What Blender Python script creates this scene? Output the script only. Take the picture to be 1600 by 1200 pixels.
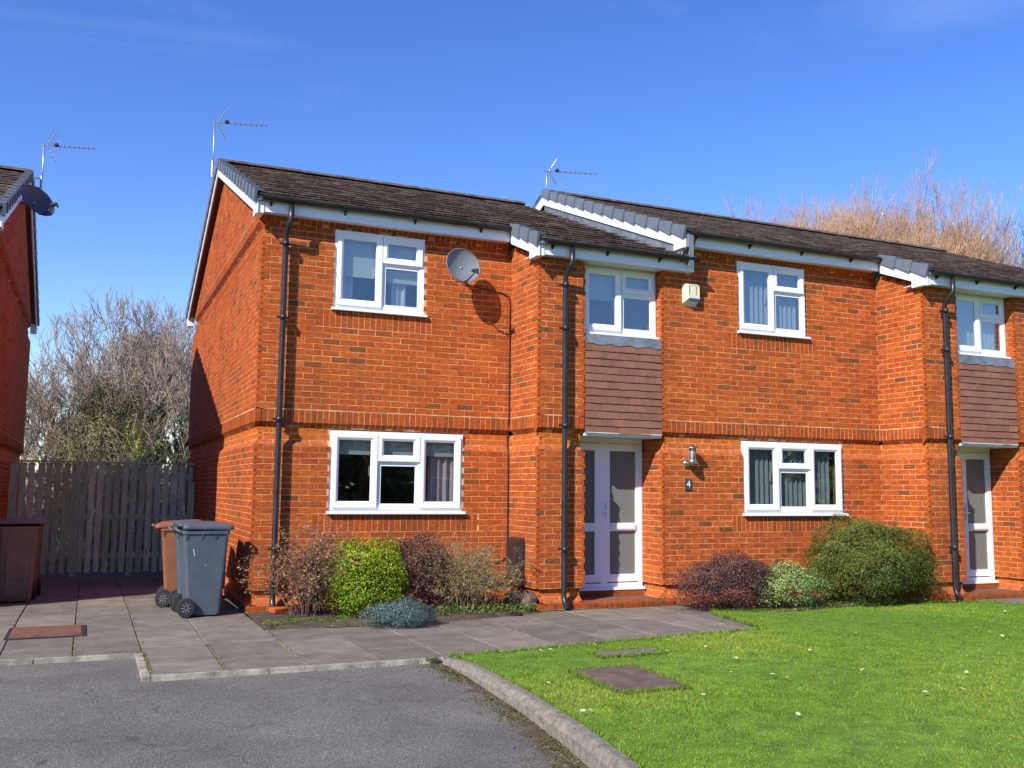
import bpy, math, random
import numpy as np
from mathutils import Vector, Matrix
R = math.radians
for o in list(bpy.data.objects): bpy.data.objects.remove(o)
scn = bpy.context.scene
COL = scn.collection
rng = np.random.default_rng(7)
random.seed(7)

# ------------------------------------------------------------------ camera
F, YAW, PITCH, ROLL = 1494.24, .4137, .1096, .0113
CAM = Vector((-1.797, -11.78, 1.4885))
_rt = Vector((math.cos(YAW), -math.sin(YAW), 0))
_fw = Vector((math.sin(YAW)*math.cos(PITCH), math.cos(YAW)*math.cos(PITCH), math.sin(PITCH)))
_up = _rt.cross(_fw)
RT = _rt*math.cos(ROLL) + _up*math.sin(ROLL)
UP = _up*math.cos(ROLL) - _rt*math.sin(ROLL)
FW = _fw
cd = bpy.data.cameras.new('camera'); cam = bpy.data.objects.new('camera', cd); COL.objects.link(cam)
cd.sensor_width = 36; cd.lens = F/1600*36; cd.clip_end = 1500; cd.clip_start = .05
m = Matrix((RT, UP, -FW)).transposed().to_4x4(); m.translation = CAM
cam.matrix_world = m
scn.camera = cam
def project(p):
    d = Vector(p)-CAM; z = d.dot(FW)
    return 800+F*d.dot(RT)/z, 600-F*d.dot(UP)/z, z

# ------------------------------------------------------------------ sky, sun, exposure
SUN_DIR = Vector((.676, .443, -.588)).normalized()       # direction the light travels
EL = math.asin(-SUN_DIR.z)
w = bpy.data.worlds.new('World'); scn.world = w; w.use_nodes = True
nt = w.node_tree; nt.nodes.clear()
sky = nt.nodes.new('ShaderNodeTexSky'); sky.sky_type = 'NISHITA'; sky.sun_disc = False
sky.sun_elevation = EL; sky.sun_rotation = math.atan2(-SUN_DIR.x, -SUN_DIR.y)
sky.air_density = 1.0; sky.dust_density = .0; sky.ozone_density = 3.5
hs = nt.nodes.new('ShaderNodeHueSaturation'); hs.inputs['Saturation'].default_value = 1.25; hs.inputs['Hue'].default_value = .519
tc = nt.nodes.new('ShaderNodeTexCoord'); mp = nt.nodes.new('ShaderNodeMapping')
mp.inputs['Scale'].default_value = (1.2, 2.2, 9)
nz = nt.nodes.new('ShaderNodeTexNoise'); nz.inputs['Scale'].default_value = 1.6; nz.inputs['Detail'].default_value = 6; nz.inputs['Distortion'].default_value = .6
cr = nt.nodes.new('ShaderNodeValToRGB'); cr.color_ramp.elements[0].position = .6; cr.color_ramp.elements[1].position = 1.
cr.color_ramp.elements[1].color = (.12, .12, .12, 1)
mx = nt.nodes.new('ShaderNodeMixRGB'); mx.inputs['Color2'].default_value = (6, 7, 8, 1)
bg = nt.nodes.new('ShaderNodeBackground'); bg.inputs['Strength'].default_value = .148
out = nt.nodes.new('ShaderNodeOutputWorld')
L = nt.links.new
L(sky.outputs[0], hs.inputs['Color']); L(tc.outputs['Generated'], mp.inputs['Vector']); L(mp.outputs[0], nz.inputs['Vector'])
L(nz.outputs['Fac'], cr.inputs['Fac']); L(cr.outputs['Color'], mx.inputs['Fac']); L(hs.outputs['Color'], mx.inputs['Color1'])
L(mx.outputs[0], bg.inputs['Color']); L(bg.outputs[0], out.inputs['Surface'])
sd = bpy.data.lights.new('sun', 'SUN'); sun = bpy.data.objects.new('sun', sd); COL.objects.link(sun)
sd.energy = 5; sd.angle = R(.53); sd.color = (1, .95, .87)
sun.rotation_euler = SUN_DIR.to_track_quat('-Z', 'Y').to_euler(); sun.location = (-20, -20, 25)
scn.view_settings.view_transform = 'Standard'; scn.view_settings.look = 'None'
scn.view_settings.exposure = .55; scn.view_settings.gamma = 1
scn.render.resolution_x = 1024; scn.render.resolution_y = 768

# ------------------------------------------------------------------ materials
MATS = {}
def new_mat(name):
    ma = bpy.data.materials.new(name); ma.use_nodes = True; MATS[name] = ma
    return ma, ma.node_tree, ma.node_tree.nodes['Principled BSDF']
def N(nt, t, **kw):
    n = nt.nodes.new('ShaderNode'+t)
    for k, v in kw.items():
        if k in n.inputs: n.inputs[k].default_value = v
        else: setattr(n, k, v)
    return n
def ramp(nt, stops):
    n = nt.nodes.new('ShaderNodeValToRGB'); e = n.color_ramp.elements
    while len(e) < len(stops): e.new(.5)
    for el, (p, c) in zip(e, stops): el.position = p; el.color = (*c, 1)
    return n
def pos_vec(nt, scale=(1, 1, 1)):
    g = nt.nodes.new('ShaderNodeNewGeometry'); mp = N(nt, 'Mapping'); mp.inputs['Scale'].default_value = scale
    nt.links.new(g.outputs['Position'], mp.inputs['Vector']); return mp.outputs[0]
def simple(name, col, rough=.6, var=.12, scale=8, bump=0., bscale=60, metal=0, spec=.5, vec=(1, 1, 1), use_obj=False):
    ma, nt, b = new_mat(name)
    v = pos_vec(nt, vec)
    n = N(nt, 'TexNoise', Scale=scale, Detail=6., Roughness=.6); nt.links.new(v, n.inputs['Vector'])
    lo = [c*(1-var*1.6) for c in col]; hi = [min(1, c*(1+var)) for c in col]
    r = ramp(nt, [(.3, lo), (.7, hi)]); nt.links.new(n.outputs['Fac'], r.inputs['Fac']); nt.links.new(r.outputs[0], b.inputs['Base Color'])
    b.inputs['Roughness'].default_value = rough; b.inputs['Metallic'].default_value = metal; b.inputs['Specular IOR Level'].default_value = spec
    if bump:
        n2 = N(nt, 'TexNoise', Scale=bscale, Detail=5.); nt.links.new(v, n2.inputs['Vector'])
        bm = N(nt, 'Bump', Strength=min(1, bump), Distance=.01); nt.links.new(n2.outputs['Fac'], bm.inputs['Height']); nt.links.new(bm.outputs[0], b.inputs['Normal'])
    return ma
def tinted(name, stops, rough=.8, bump=.4, bscale=90, vec=(1, 1, 1), mottle=.25, msc=14, transl=0., spec=.3, bdist=.006):
    """colour by the per-face attribute 'tint', mottled by noise"""
    ma, nt, b = new_mat(name)
    at = N(nt, 'Attribute', attribute_name='tint')
    r = ramp(nt, stops); nt.links.new(at.outputs['Fac'], r.inputs['Fac'])
    v = pos_vec(nt, vec)
    n = N(nt, 'TexNoise', Scale=msc, Detail=7., Roughness=.65); nt.links.new(v, n.inputs['Vector'])
    mr = N(nt, 'MapRange'); mr.inputs['From Min'].default_value = .3; mr.inputs['From Max'].default_value = .7
    mr.inputs['To Min'].default_value = 1-mottle; mr.inputs['To Max'].default_value = 1+mottle
    nt.links.new(n.outputs['Fac'], mr.inputs['Value'])
    mu = N(nt, 'VectorMath', operation='MULTIPLY'); nt.links.new(r.outputs[0], mu.inputs[0]); nt.links.new(mr.outputs[0], mu.inputs[1])
    nt.links.new(mu.outputs[0], b.inputs['Base Color'])
    b.inputs['Roughness'].default_value = rough; b.inputs['Specular IOR Level'].default_value = spec
    if bump:
        n2 = N(nt, 'TexNoise', Scale=bscale, Detail=4., Roughness=.7); nt.links.new(v, n2.inputs['Vector'])
        bm = N(nt, 'Bump', Strength=bump, Distance=bdist); nt.links.new(n2.outputs['Fac'], bm.inputs['Height']); nt.links.new(bm.outputs[0], b.inputs['Normal'])
    if transl:
        t = N(nt, 'BsdfTranslucent'); nt.links.new(mu.outputs[0], t.inputs['Color'])
        ms = N(nt, 'MixShader'); ms.inputs[0].default_value = transl
        nt.links.new(b.outputs[0], ms.inputs[1]); nt.links.new(t.outputs[0], ms.inputs[2])
        nt.links.new(ms.outputs[0], nt.nodes['Material Output'].inputs['Surface'])
    return ma

tinted('brick', [(0, (.22, .07, .02)), (.18, (.32, .08, .016)), (.3, (.43, .08, .012)), (.6, (.53, .1, .012)), (.8, (.6, .125, .015)), (.9, (.53, .125, .035)), (1, (.68, .155, .012))],
       rough=.88, bump=1., bscale=48, vec=(1, 1, 2.6), mottle=.42, msc=13, bdist=.02)
simple('mortar', (.62, .37, .18), .95, .3, 6, .4, 90)
simple('upvc', (.8, .81, .83), .28, .03, 3, 0)
simple('soffit', (.72, .72, .72), .4, .04, 3)
simple('black_plastic', (.018, .018, .022), .35, .3, 5)
tinted('roof_tile', [(0, (.075, .05, .04)), (.5, (.12, .082, .065)), (1, (.185, .135, .108))], .92, .9, 40, (1, 1, 1), .45, 9)
simple('verge', (.13, .15, .18), .5, .1, 6)
simple('lead', (.16, .18, .21), .5, .25, 5, .3, 12)
tinted('hung_tile', [(0, (.19, .085, .054)), (.5, (.215, .096, .06)), (1, (.245, .11, .07))], .75, .3, 70, (1, 1, 1), .15, 8)
simple('ridge', (.10, .075, .06), .9, .45, 9, .6, 40)
simple('plaster', (.55, .53, .5), .9, .05)
simple('floorboards', (.2, .14, .09), .7, .2)
simple('blind', (.75, .74, .66), .8, .03)
simple('slat', (.5, .54, .54), .7, .06)
simple('curtain_pink', (.8, .62, .62), .85, .1, 12)
simple('curtain_white', (.8, .8, .82), .85, .05, 12)
simple('curtain_red', (.3, .02, .03), .85, .1, 12)
simple('steel', (.62, .62, .62), .25, .05, 10, metal=1)
simple('alu', (.42, .44, .47), .4, .2, 10, metal=.8)
simple('dish_grey', (.17, .185, .205), .45, .08, 7)
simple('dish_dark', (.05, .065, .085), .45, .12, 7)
simple('cream', (.76, .68, .44), .4, .05, 5)
simple('blue_lens', (.01, .09, .2), .2, .1)
simple('slate', (.045, .05, .055), .6, .2, 20)
simple('ink', (.02, .02, .02), .6, .0)
simple('white_paint', (.8, .8, .8), .5, .02)
simple('meter_brown', (.03, .021, .02), .45, .2, 8)
simple('bin_grey', (.072, .092, .118), .48, .13, 5, .15, 220)
simple('bin_brown', (.22, .08, .032), .5, .16, 5, .15, 220)
simple('bin_dark_brown', (.2, .085, .052), .5, .16, 5, .15, 220)
simple('rubber', (.02, .02, .022), .75, .2, 20)
simple('rim', (.22, .22, .23), .4, .1, 20)
tinted('fence_wood', [(0, (.36, .45, .26)), (.5, (.46, .55, .34)), (1, (.58, .65, .43))], .9, .7, 30, (6, 6, .6), .4, 6)
simple('soil', (.075, .05, .032), .98, .45, 9, 1, 40)
simple('concrete', (.205, .18, .142), .92, .3, 22, .8, 60)
simple('edging', (.34, .31, .25), .92, .35, 7, .7, 80)
simple('cover_brown', (.135, .088, .066), .9, .3, 9, .6, 40)
simple('dark_stone', (.12, .085, .065), .9, .4, 9, .8, 30)
simple('covered_iron', (.2, .085, .05), .8, .3, 14, .4, 80)
tinted('slab', [(0, (.138, .118, .094)), (.5, (.162, .139, .111)), (1, (.198, .17, .134))], .9, .6, 60, (1, 1, 1), .3, 4)
simple('step_tile', (.17, .075, .05), .7, .25, 6, .3, 60)
simple('bark', (.24, .2, .16), .95, .3, 12, .6, 30)
simple('twig_grey', (.33, .26, .2), .9, .25, 3)
simple('twig_dark', (.2, .175, .15), .9, .25, 3)
simple('twig_orange', (.56, .35, .21), .9, .3, 1.2)
simple('twig_straw', (.34, .26, .14), .9, .35, 6)
simple('twig_brown', (.13, .085, .06), .9, .3, 6)
simple('bramble', (.62, .5, .32), .9, .35, 3)
def leafmat(name, stops, transl=.3, rough=.55): return tinted(name, stops, rough, 0, 1, (1, 1, 1), .2, 6, transl, .35)
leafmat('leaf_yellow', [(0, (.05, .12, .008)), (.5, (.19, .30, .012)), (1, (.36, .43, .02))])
leafmat('leaf_brown', [(0, (.06, .024, .018)), (.6, (.14, .06, .042)), (1, (.26, .15, .10))], .15)
leafmat('leaf_straw', [(0, (.13, .10, .04)), (.6, (.27, .20, .09)), (1, (.30, .29, .10))], .15)
leafmat('leaf_blue', [(0, (.045, .08, .075)), (.6, (.095, .15, .145)), (1, (.17, .24, .225))], .1)
leafmat('leaf_purple', [(0, (.035, .012, .016)), (.6, (.085, .032, .034)), (1, (.24, .135, .09))], .15)
leafmat('leaf_variegated', [(0, (.08, .17, .04)), (.5, (.18, .3, .09)), (.8, (.33, .43, .17)), (1, (.42, .45, .05))], .25)
leafmat('leaf_dark', [(0, (.03, .055, .010)), (.5, (.09, .13, .018)), (.85, (.17, .19, .028)), (1, (.24, .18, .045))], .2)
leafmat('leaf_rose', [(0, (.2, .22, .05)), (.5, (.33, .2, .09)), (1, (.5, .13, .13))], .25)
leafmat('leaf_ivy', [(0, (.03, .06, .012)), (.6, (.075, .12, .02)), (1, (.17, .2, .04))], .15)
leafmat('leaf_olive', [(0, (.09, .09, .028)), (.6, (.18, .165, .055)), (1, (.28, .25, .1))], .15)
leafmat('leaf_lime', [(0, (.10, .13, .02)), (.6, (.27, .29, .04)), (1, (.42, .40, .08))], .3)
leafmat('grass_blade', [(0, (.055, .145, .01)), (.5, (.16, .285, .016)), (.85, (.29, .37, .03)), (1, (.46, .41, .12))], .35, .5)
leafmat('weed', [(0, (.06, .13, .015)), (1, (.2, .3, .04))], .3)

def special_mats():
    # glass: mostly clear with a strong sky reflection at a slant
    ma, nt, b = new_mat('glass')
    nt.nodes.remove(b); o = nt.nodes['Material Output']
    t = N(nt, 'BsdfTransparent'); t.inputs[0].default_value = (.86, .9, .9, 1)
    g = N(nt, 'BsdfGlossy'); g.inputs['Roughness'].default_value = .015
    lw = N(nt, 'LayerWeight', Blend=.35); mr = N(nt, 'MapRange'); mr.inputs['To Min'].default_value = .13; mr.inputs['To Max'].default_value = .7
    nz = N(nt, 'TexNoise', Scale=1.6, Detail=1.); nt.links.new(pos_vec(nt), nz.inputs['Vector'])
    bm = N(nt, 'Bump', Strength=.06, Distance=.05); nt.links.new(nz.outputs['Fac'], bm.inputs['Height']); nt.links.new(bm.outputs[0], g.inputs['Normal'])
    nt.links.new(lw.outputs['Facing'], mr.inputs['Value'])
    ms = N(nt, 'MixShader'); nt.links.new(mr.outputs[0], ms.inputs[0]); nt.links.new(t.outputs[0], ms.inputs[1]); nt.links.new(g.outputs[0], ms.inputs[2])
    nt.links.new(ms.outputs[0], o.inputs['Surface'])
    # frosted door glass
    ma, nt, b = new_mat('frosted')
    b.inputs['Base Color'].default_value = (.3, .32, .29, 1); b.inputs['Roughness'].default_value = .22; b.inputs['Transmission Weight'].default_value = .5; b.inputs['IOR'].default_value = 1.3
    ma, nt, b = new_mat('lamp_glass')
    b.inputs['Base Color'].default_value = (.8, .72, .6, 1); b.inputs['Roughness'].default_value = .08; b.inputs['Transmission Weight'].default_value = .85; b.inputs['IOR'].default_value = 1.2
    # asphalt
    ma, nt, b = new_mat('asphalt')
    v = pos_vec(nt)
    n1 = N(nt, 'TexNoise', Scale=1.1, Detail=6., Roughness=.6); n2 = N(nt, 'TexVoronoi', Scale=105.); n3 = N(nt, 'TexNoise', Scale=190., Detail=3.)
    for n in (n1, n2, n3): nt.links.new(v, n.inputs['Vector'])
    r1 = ramp(nt, [(.3, (.115, .106, .092)), (.7, (.185, .172, .15))]); nt.links.new(n1.outputs['Fac'], r1.inputs['Fac'])
    r2 = ramp(nt, [(0, (.4, .4, .4)), (.5, (.9, .9, .9)), (.85, (1.25, 1.25, 1.25)), (1, (2.3, 2.25, 2.1))]); nt.links.new(n2.outputs['Color'], r2.inputs['Fac'])
    mu = N(nt, 'VectorMath', operation='MULTIPLY'); nt.links.new(r1.outputs[0], mu.inputs[0]); nt.links.new(r2.outputs[0], mu.inputs[1])
    # moss and grit gathered along the kerb foot, oil spots
    g = nt.nodes.new('ShaderNodeNewGeometry'); sx = N(nt, 'SeparateXYZ'); nt.links.new(g.outputs['Position'], sx.inputs[0])
    kx = N(nt, 'MapRange'); kx.inputs['From Min'].default_value = -8.; kx.inputs['From Max'].default_value = -5.; kx.inputs['To Min'].default_value = .58; kx.inputs['To Max'].default_value = 1.06
    nt.links.new(sx.outputs['Y'], kx.inputs['Value'])
    df = N(nt, 'Math', operation='SUBTRACT'); nt.links.new(sx.outputs['X'], df.inputs[0]); nt.links.new(kx.outputs[0], df.inputs[1])
    n4 = N(nt, 'TexNoise', Scale=7., Detail=6., Roughness=.7); nt.links.new(v, n4.inputs['Vector'])
    ad = N(nt, 'MapRange'); ad.inputs['From Min'].default_value = .2; ad.inputs['From Max'].default_value = .8; ad.inputs['To Min'].default_value = -.28; ad.inputs['To Max'].default_value = .28
    nt.links.new(n4.outputs['Fac'], ad.inputs['Value'])
    s = N(nt, 'Math', operation='ADD'); nt.links.new(df.outputs[0], s.inputs[0]); nt.links.new(ad.outputs[0], s.inputs[1])
    mk = N(nt, 'MapRange'); mk.inputs['From Min'].default_value = -.06; mk.inputs['From Max'].default_value = .04; nt.links.new(s.outputs[0], mk.inputs['Value'])
    m1 = N(nt, 'MixRGB'); m1.inputs['Color2'].default_value = (.085, .055, .025, 1); nt.links.new(mk.outputs[0], m1.inputs['Fac']); nt.links.new(mu.outputs[0], m1.inputs['Color1'])
    n5 = N(nt, 'TexNoise', Scale=4.2, Detail=4.); nt.links.new(v, n5.inputs['Vector'])
    mo = N(nt, 'MapRange'); mo.inputs['From Min'].default_value = .7; mo.inputs['From Max'].default_value = .73; mo.inputs['To Max'].default_value = .6; nt.links.new(n5.outputs['Fac'], mo.inputs['Value'])
    m2 = N(nt, 'MixRGB'); m2.inputs['Color2'].default_value = (.03, .03, .032, 1); nt.links.new(mo.outputs[0], m2.inputs['Fac']); nt.links.new(m1.outputs[0], m2.inputs['Color1'])
    # hairline cracks
    vc = N(nt, 'TexVoronoi', feature='DISTANCE_TO_EDGE', Scale=.55); nw = N(nt, 'TexNoise', Scale=3., Detail=5.); nt.links.new(v, nw.inputs['Vector'])
    va = N(nt, 'VectorMath', operation='ADD'); vs_ = N(nt, 'VectorMath', operation='SCALE'); vs_.inputs['Scale'].default_value = .5; nt.links.new(nw.outputs['Color'], vs_.inputs[0]); nt.links.new(v, va.inputs[0]); nt.links.new(vs_.outputs[0], va.inputs[1]); nt.links.new(va.outputs[0], vc.inputs['Vector'])
    ck = N(nt, 'MapRange'); ck.inputs['From Min'].default_value = .0; ck.inputs['From Max'].default_value = .006; ck.inputs['To Min'].default_value = .55; ck.inputs['To Max'].default_value = 0; nt.links.new(vc.outputs['Distance'], ck.inputs['Value'])
    m3 = N(nt, 'MixRGB'); m3.inputs['Color2'].default_value = (.03, .028, .025, 1); nt.links.new(ck.outputs[0], m3.inputs['Fac']); nt.links.new(m2.outputs[0], m3.inputs['Color1']); m2 = m3
    nt.links.new(m2.outputs[0], b.inputs['Base Color']); b.inputs['Roughness'].default_value = .88
    bm = N(nt, 'Bump', Strength=.9, Distance=.006); nt.links.new(n2.outputs['Distance'], bm.inputs['Height'])
    bm2 = N(nt, 'Bump', Strength=.5, Distance=.01); nt.links.new(n3.outputs['Fac'], bm2.inputs['Height']); nt.links.new(bm.outputs[0], bm2.inputs['Normal'])
    nt.links.new(bm2.outputs[0], b.inputs['Normal'])
    # lichen spots over the paving and streaks over the roof tiles
    for nm, sc, th, c, vec in (('slab', 24., .655, (.44, .42, .37), (1, 1, 1)), ('roof_tile', 7., .62, (.27, .235, .19), (3.5, .6, .6))):
        ma = MATS[nm]; nt = ma.node_tree; b = nt.nodes['Principled BSDF']
        src = b.inputs['Base Color'].links[0].from_socket
        n = N(nt, 'TexNoise', Scale=sc, Detail=7., Roughness=.7); nt.links.new(pos_vec(nt, vec), n.inputs['Vector'])
        k = N(nt, 'MapRange'); k.inputs['From Min'].default_value = th-.06; k.inputs['From Max'].default_value = th+.04; k.inputs['To Max'].default_value = .75; nt.links.new(n.outputs['Fac'], k.inputs['Value'])
        mi = N(nt, 'MixRGB'); mi.inputs['Color2'].default_value = (*c, 1); nt.links.new(k.outputs[0], mi.inputs['Fac']); nt.links.new(src, mi.inputs['Color1'])
        nt.links.new(mi.outputs[0], b.inputs['Base Color'])
    for nm, c in (('brick', (.72, .78, .85)), ('mortar', (.7, .72, .75))):
        ma = MATS[nm]; nt = ma.node_tree; b = nt.nodes['Principled BSDF']; src = b.inputs['Base Color'].links[0].from_socket
        n = N(nt, 'TexNoise', Scale=.9, Detail=8., Roughness=.68); nt.links.new(pos_vec(nt, (1, 1, .55)), n.inputs['Vector'])
        k = N(nt, 'MapRange'); k.inputs['From Min'].default_value = .42; k.inputs['From Max'].default_value = .72; nt.links.new(n.outputs['Fac'], k.inputs['Value'])
        mi = N(nt, 'MixRGB', blend_type='MULTIPLY'); mi.inputs['Color2'].default_value = (*c, 1); nt.links.new(k.outputs[0], mi.inputs['Fac']); nt.links.new(src, mi.inputs['Color1']); nt.links.new(mi.outputs[0], b.inputs['Base Color'])
    # mown lawn soil sheet
    tinted('lawn_ground', [(0, (.11, .2, .02)), (1, (.11, .2, .02))], .95, .8, 60, (1, 1, 1), .5, 5)
special_mats()

# ------------------------------------------------------------------ mesh helpers
class MB:
    def __init__(s): s.v = []; s.f = []; s.t = []
    def add(s, vs, fs, t=0.5):
        k = len(s.v); s.v += [tuple(p) for p in vs]
        for f in fs: s.f.append([i+k for i in f]); s.t.append(t)
    def box(s, x0, x1, y0, y1, z0, z1, t=.5):
        s.add([(x0, y0, z0), (x1, y0, z0), (x1, y1, z0), (x0, y1, z0), (x0, y0, z1), (x1, y0, z1), (x1, y1, z1), (x0, y1, z1)],
              [(3, 2, 1, 0), (4, 5, 6, 7), (0, 1, 5, 4), (1, 2, 6, 5), (2, 3, 7, 6), (3, 0, 4, 7)], t)
    def tube(s, pts, r, n=8, t=.5, caps=True):
        pts = [Vector(p) for p in pts]; rs = r if isinstance(r, (list, tuple)) else [r]*len(pts)
        ring = []; pu = None
        for i, p in enumerate(pts):
            d = (pts[min(i+1, len(pts)-1)]-pts[max(i-1, 0)]).normalized()
            if pu is None: pu = d.orthogonal().normalized()
            u = (pu-d*pu.dot(d)).normalized(); pu = u; q = d.cross(u)
            ring.append([p+(u*math.cos(a)+q*math.sin(a))*rs[i] for a in [2*math.pi*j/n for j in range(n)]])
        vs = [p for rg in ring for p in rg]; fs = []
        for i in range(len(pts)-1):
            for j in range(n): fs.append((i*n+j, i*n+(j+1) % n, (i+1)*n+(j+1) % n, (i+1)*n+j))
        if caps: fs += [tuple(range(n))[::-1], tuple(range((len(pts)-1)*n, len(pts)*n))]
        s.add(vs, fs, t)
    def lathe(s, prof, c=(0, 0, 0), axis='z', n=20, t=.5):
        vs = []; fs = []
        for r, h in prof:
            for j in range(n):
                a = 2*math.pi*j/n; x, y = r*math.cos(a), r*math.sin(a)
                p = (x, y, h) if axis == 'z' else ((x, h, y) if axis == 'y' else (h, x, y))
                vs.append((p[0]+c[0], p[1]+c[1], p[2]+c[2]))
        for i in range(len(prof)-1):
            for j in range(n): fs.append((i*n+j, i*n+(j+1) % n, (i+1)*n+(j+1) % n, (i+1)*n+j))
        fs += [tuple(range(n))[::-1], tuple(range((len(prof)-1)*n, len(prof)*n))]
        s.add(vs, fs, t)
    def mesh(s, name, mat, smooth=False):
        me = bpy.data.meshes.new(name); me.from_pydata(s.v, [], s.f)
        a = me.attributes.new('tint', 'FLOAT', 'FACE'); a.data.foreach_set('value', np.array(s.t, 'f'))
        me.materials.append(MATS[mat])
        if smooth: me.polygons.foreach_set('use_smooth', [True]*len(me.polygons))
        me.validate(); me.update(); return me
    def build(s, name, mat, parent=None, smooth=False, loc=(0, 0, 0)):
        o = bpy.data.objects.new(name, s.mesh(name, mat, smooth)); COL.objects.link(o); o.location = loc
        if parent: o.parent = parent
        return o
def place(name, me, parent, loc, rot=(0, 0, 0)):
    o = bpy.data.objects.new(name, me); COL.objects.link(o); o.location = loc; o.rotation_euler = rot; o.parent = parent; return o
def mesh_np(name, V, Fq, tint, mat, smooth=False):
    me = bpy.data.meshes.new(name); n, k = Fq.shape
    me.vertices.add(len(V)); me.vertices.foreach_set('co', V.astype('f').ravel())
    me.loops.add(n*k); me.loops.foreach_set('vertex_index', Fq.astype('i').ravel())
    me.polygons.add(n); me.polygons.foreach_set('loop_start', np.arange(0, n*k, k, dtype='i')); me.polygons.foreach_set('loop_total', np.full(n, k, 'i'))
    me.update(calc_edges=True)
    a = me.attributes.new('tint', 'FLOAT', 'FACE'); a.data.foreach_set('value', np.broadcast_to(np.asarray(tint, 'f'), (n,)).astype('f').copy())
    me.materials.append(MATS[mat])
    if smooth: me.polygons.foreach_set('use_smooth', np.ones(n, bool))
    return me
def obj_np(name, V, Fq, tint, mat, parent=None, smooth=False):
    o = bpy.data.objects.new(name, mesh_np(name, V, Fq, tint, mat, smooth)); COL.objects.link(o)
    if parent: o.parent = parent
    return o
def tag(o, label=None, cat=None, group=None, kind=None):
    if label: o['label'] = label
    if cat: o['category'] = cat
    if group: o['group'] = group
    if kind: o['kind'] = kind
    return o
def empty(name, loc=(0, 0, 0), label=None, cat=None, group=None):
    o = bpy.data.objects.new(name, None); COL.objects.link(o); o.location = loc; o.empty_display_size = .2
    return tag(o, label, cat, group)

# ------------------------------------------------------------------ houses
S0 = 2.21; X1, X2, X3, PJ = 3.35, 4.03, 5.2, .874; W = 5.685; SL = .405
ANG = math.atan(SL); DEP = 8.6; RY = 4.3
def std_rows(top, eaves):
    rows = [(0, .085, 'p', -.02, -.02, .3), (.085, .16, 'p', -.02, .05, .88), (.16, .26, 'p', .05, .05, 1)]
    z = .26
    for i in range(23): rows.append((z, z+.075, 's', 0, 0, None)); z += .075
    rows += [(1.985, 2.06, 'p', 0, .05, .88), (2.06, 2.135, 's', .05, .05, 1), (2.135, 2.21, 's', .05, .05, 1), (2.21, 2.435, 'so', .06, 0, .3)]
    z = 2.435
    end = 4.535 if eaves else top
    while z < end-.03: rows.append((z, z+.075, 's', 0, 0, None)); z += .075
    if eaves:
        rows += [(4.535, 4.61, 'p', 0, .05, .88), (4.61, 4.685, 's', .05, .05, .5), (4.685, 4.76, 's', .05, .05, .5), (4.76, 4.985, 'so', .06, 0, .3)]
        z = 4.985
        while z < top-.03: rows.append((z, z+.075, 's', 0, 0, None)); z += .075
    return rows
BR_MESH = {}
def brick_mesh(kind, k):
    key = (kind, k)
    if key not in BR_MESH:
        b = MB(); wd = .216 if kind == 'f' else .1025
        b.box(0, wd, 0, .03, 0, .0658, [.05, .16, .3, .36, .42, .48, .52, .57, .62, .67, .72, .8][k]); BR_MESH[key] = b.mesh('brick', 'brick')
    return BR_MESH[key]
TK = [.05, .16, .3, .36, .42, .48, .52, .57, .62, .67, .72, .8]
def rand_k():
    return random.choices(range(12), [1.5, 3, 5, 7, 9, 10, 10, 10, 9, 7, 5, 3])[0]
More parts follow.
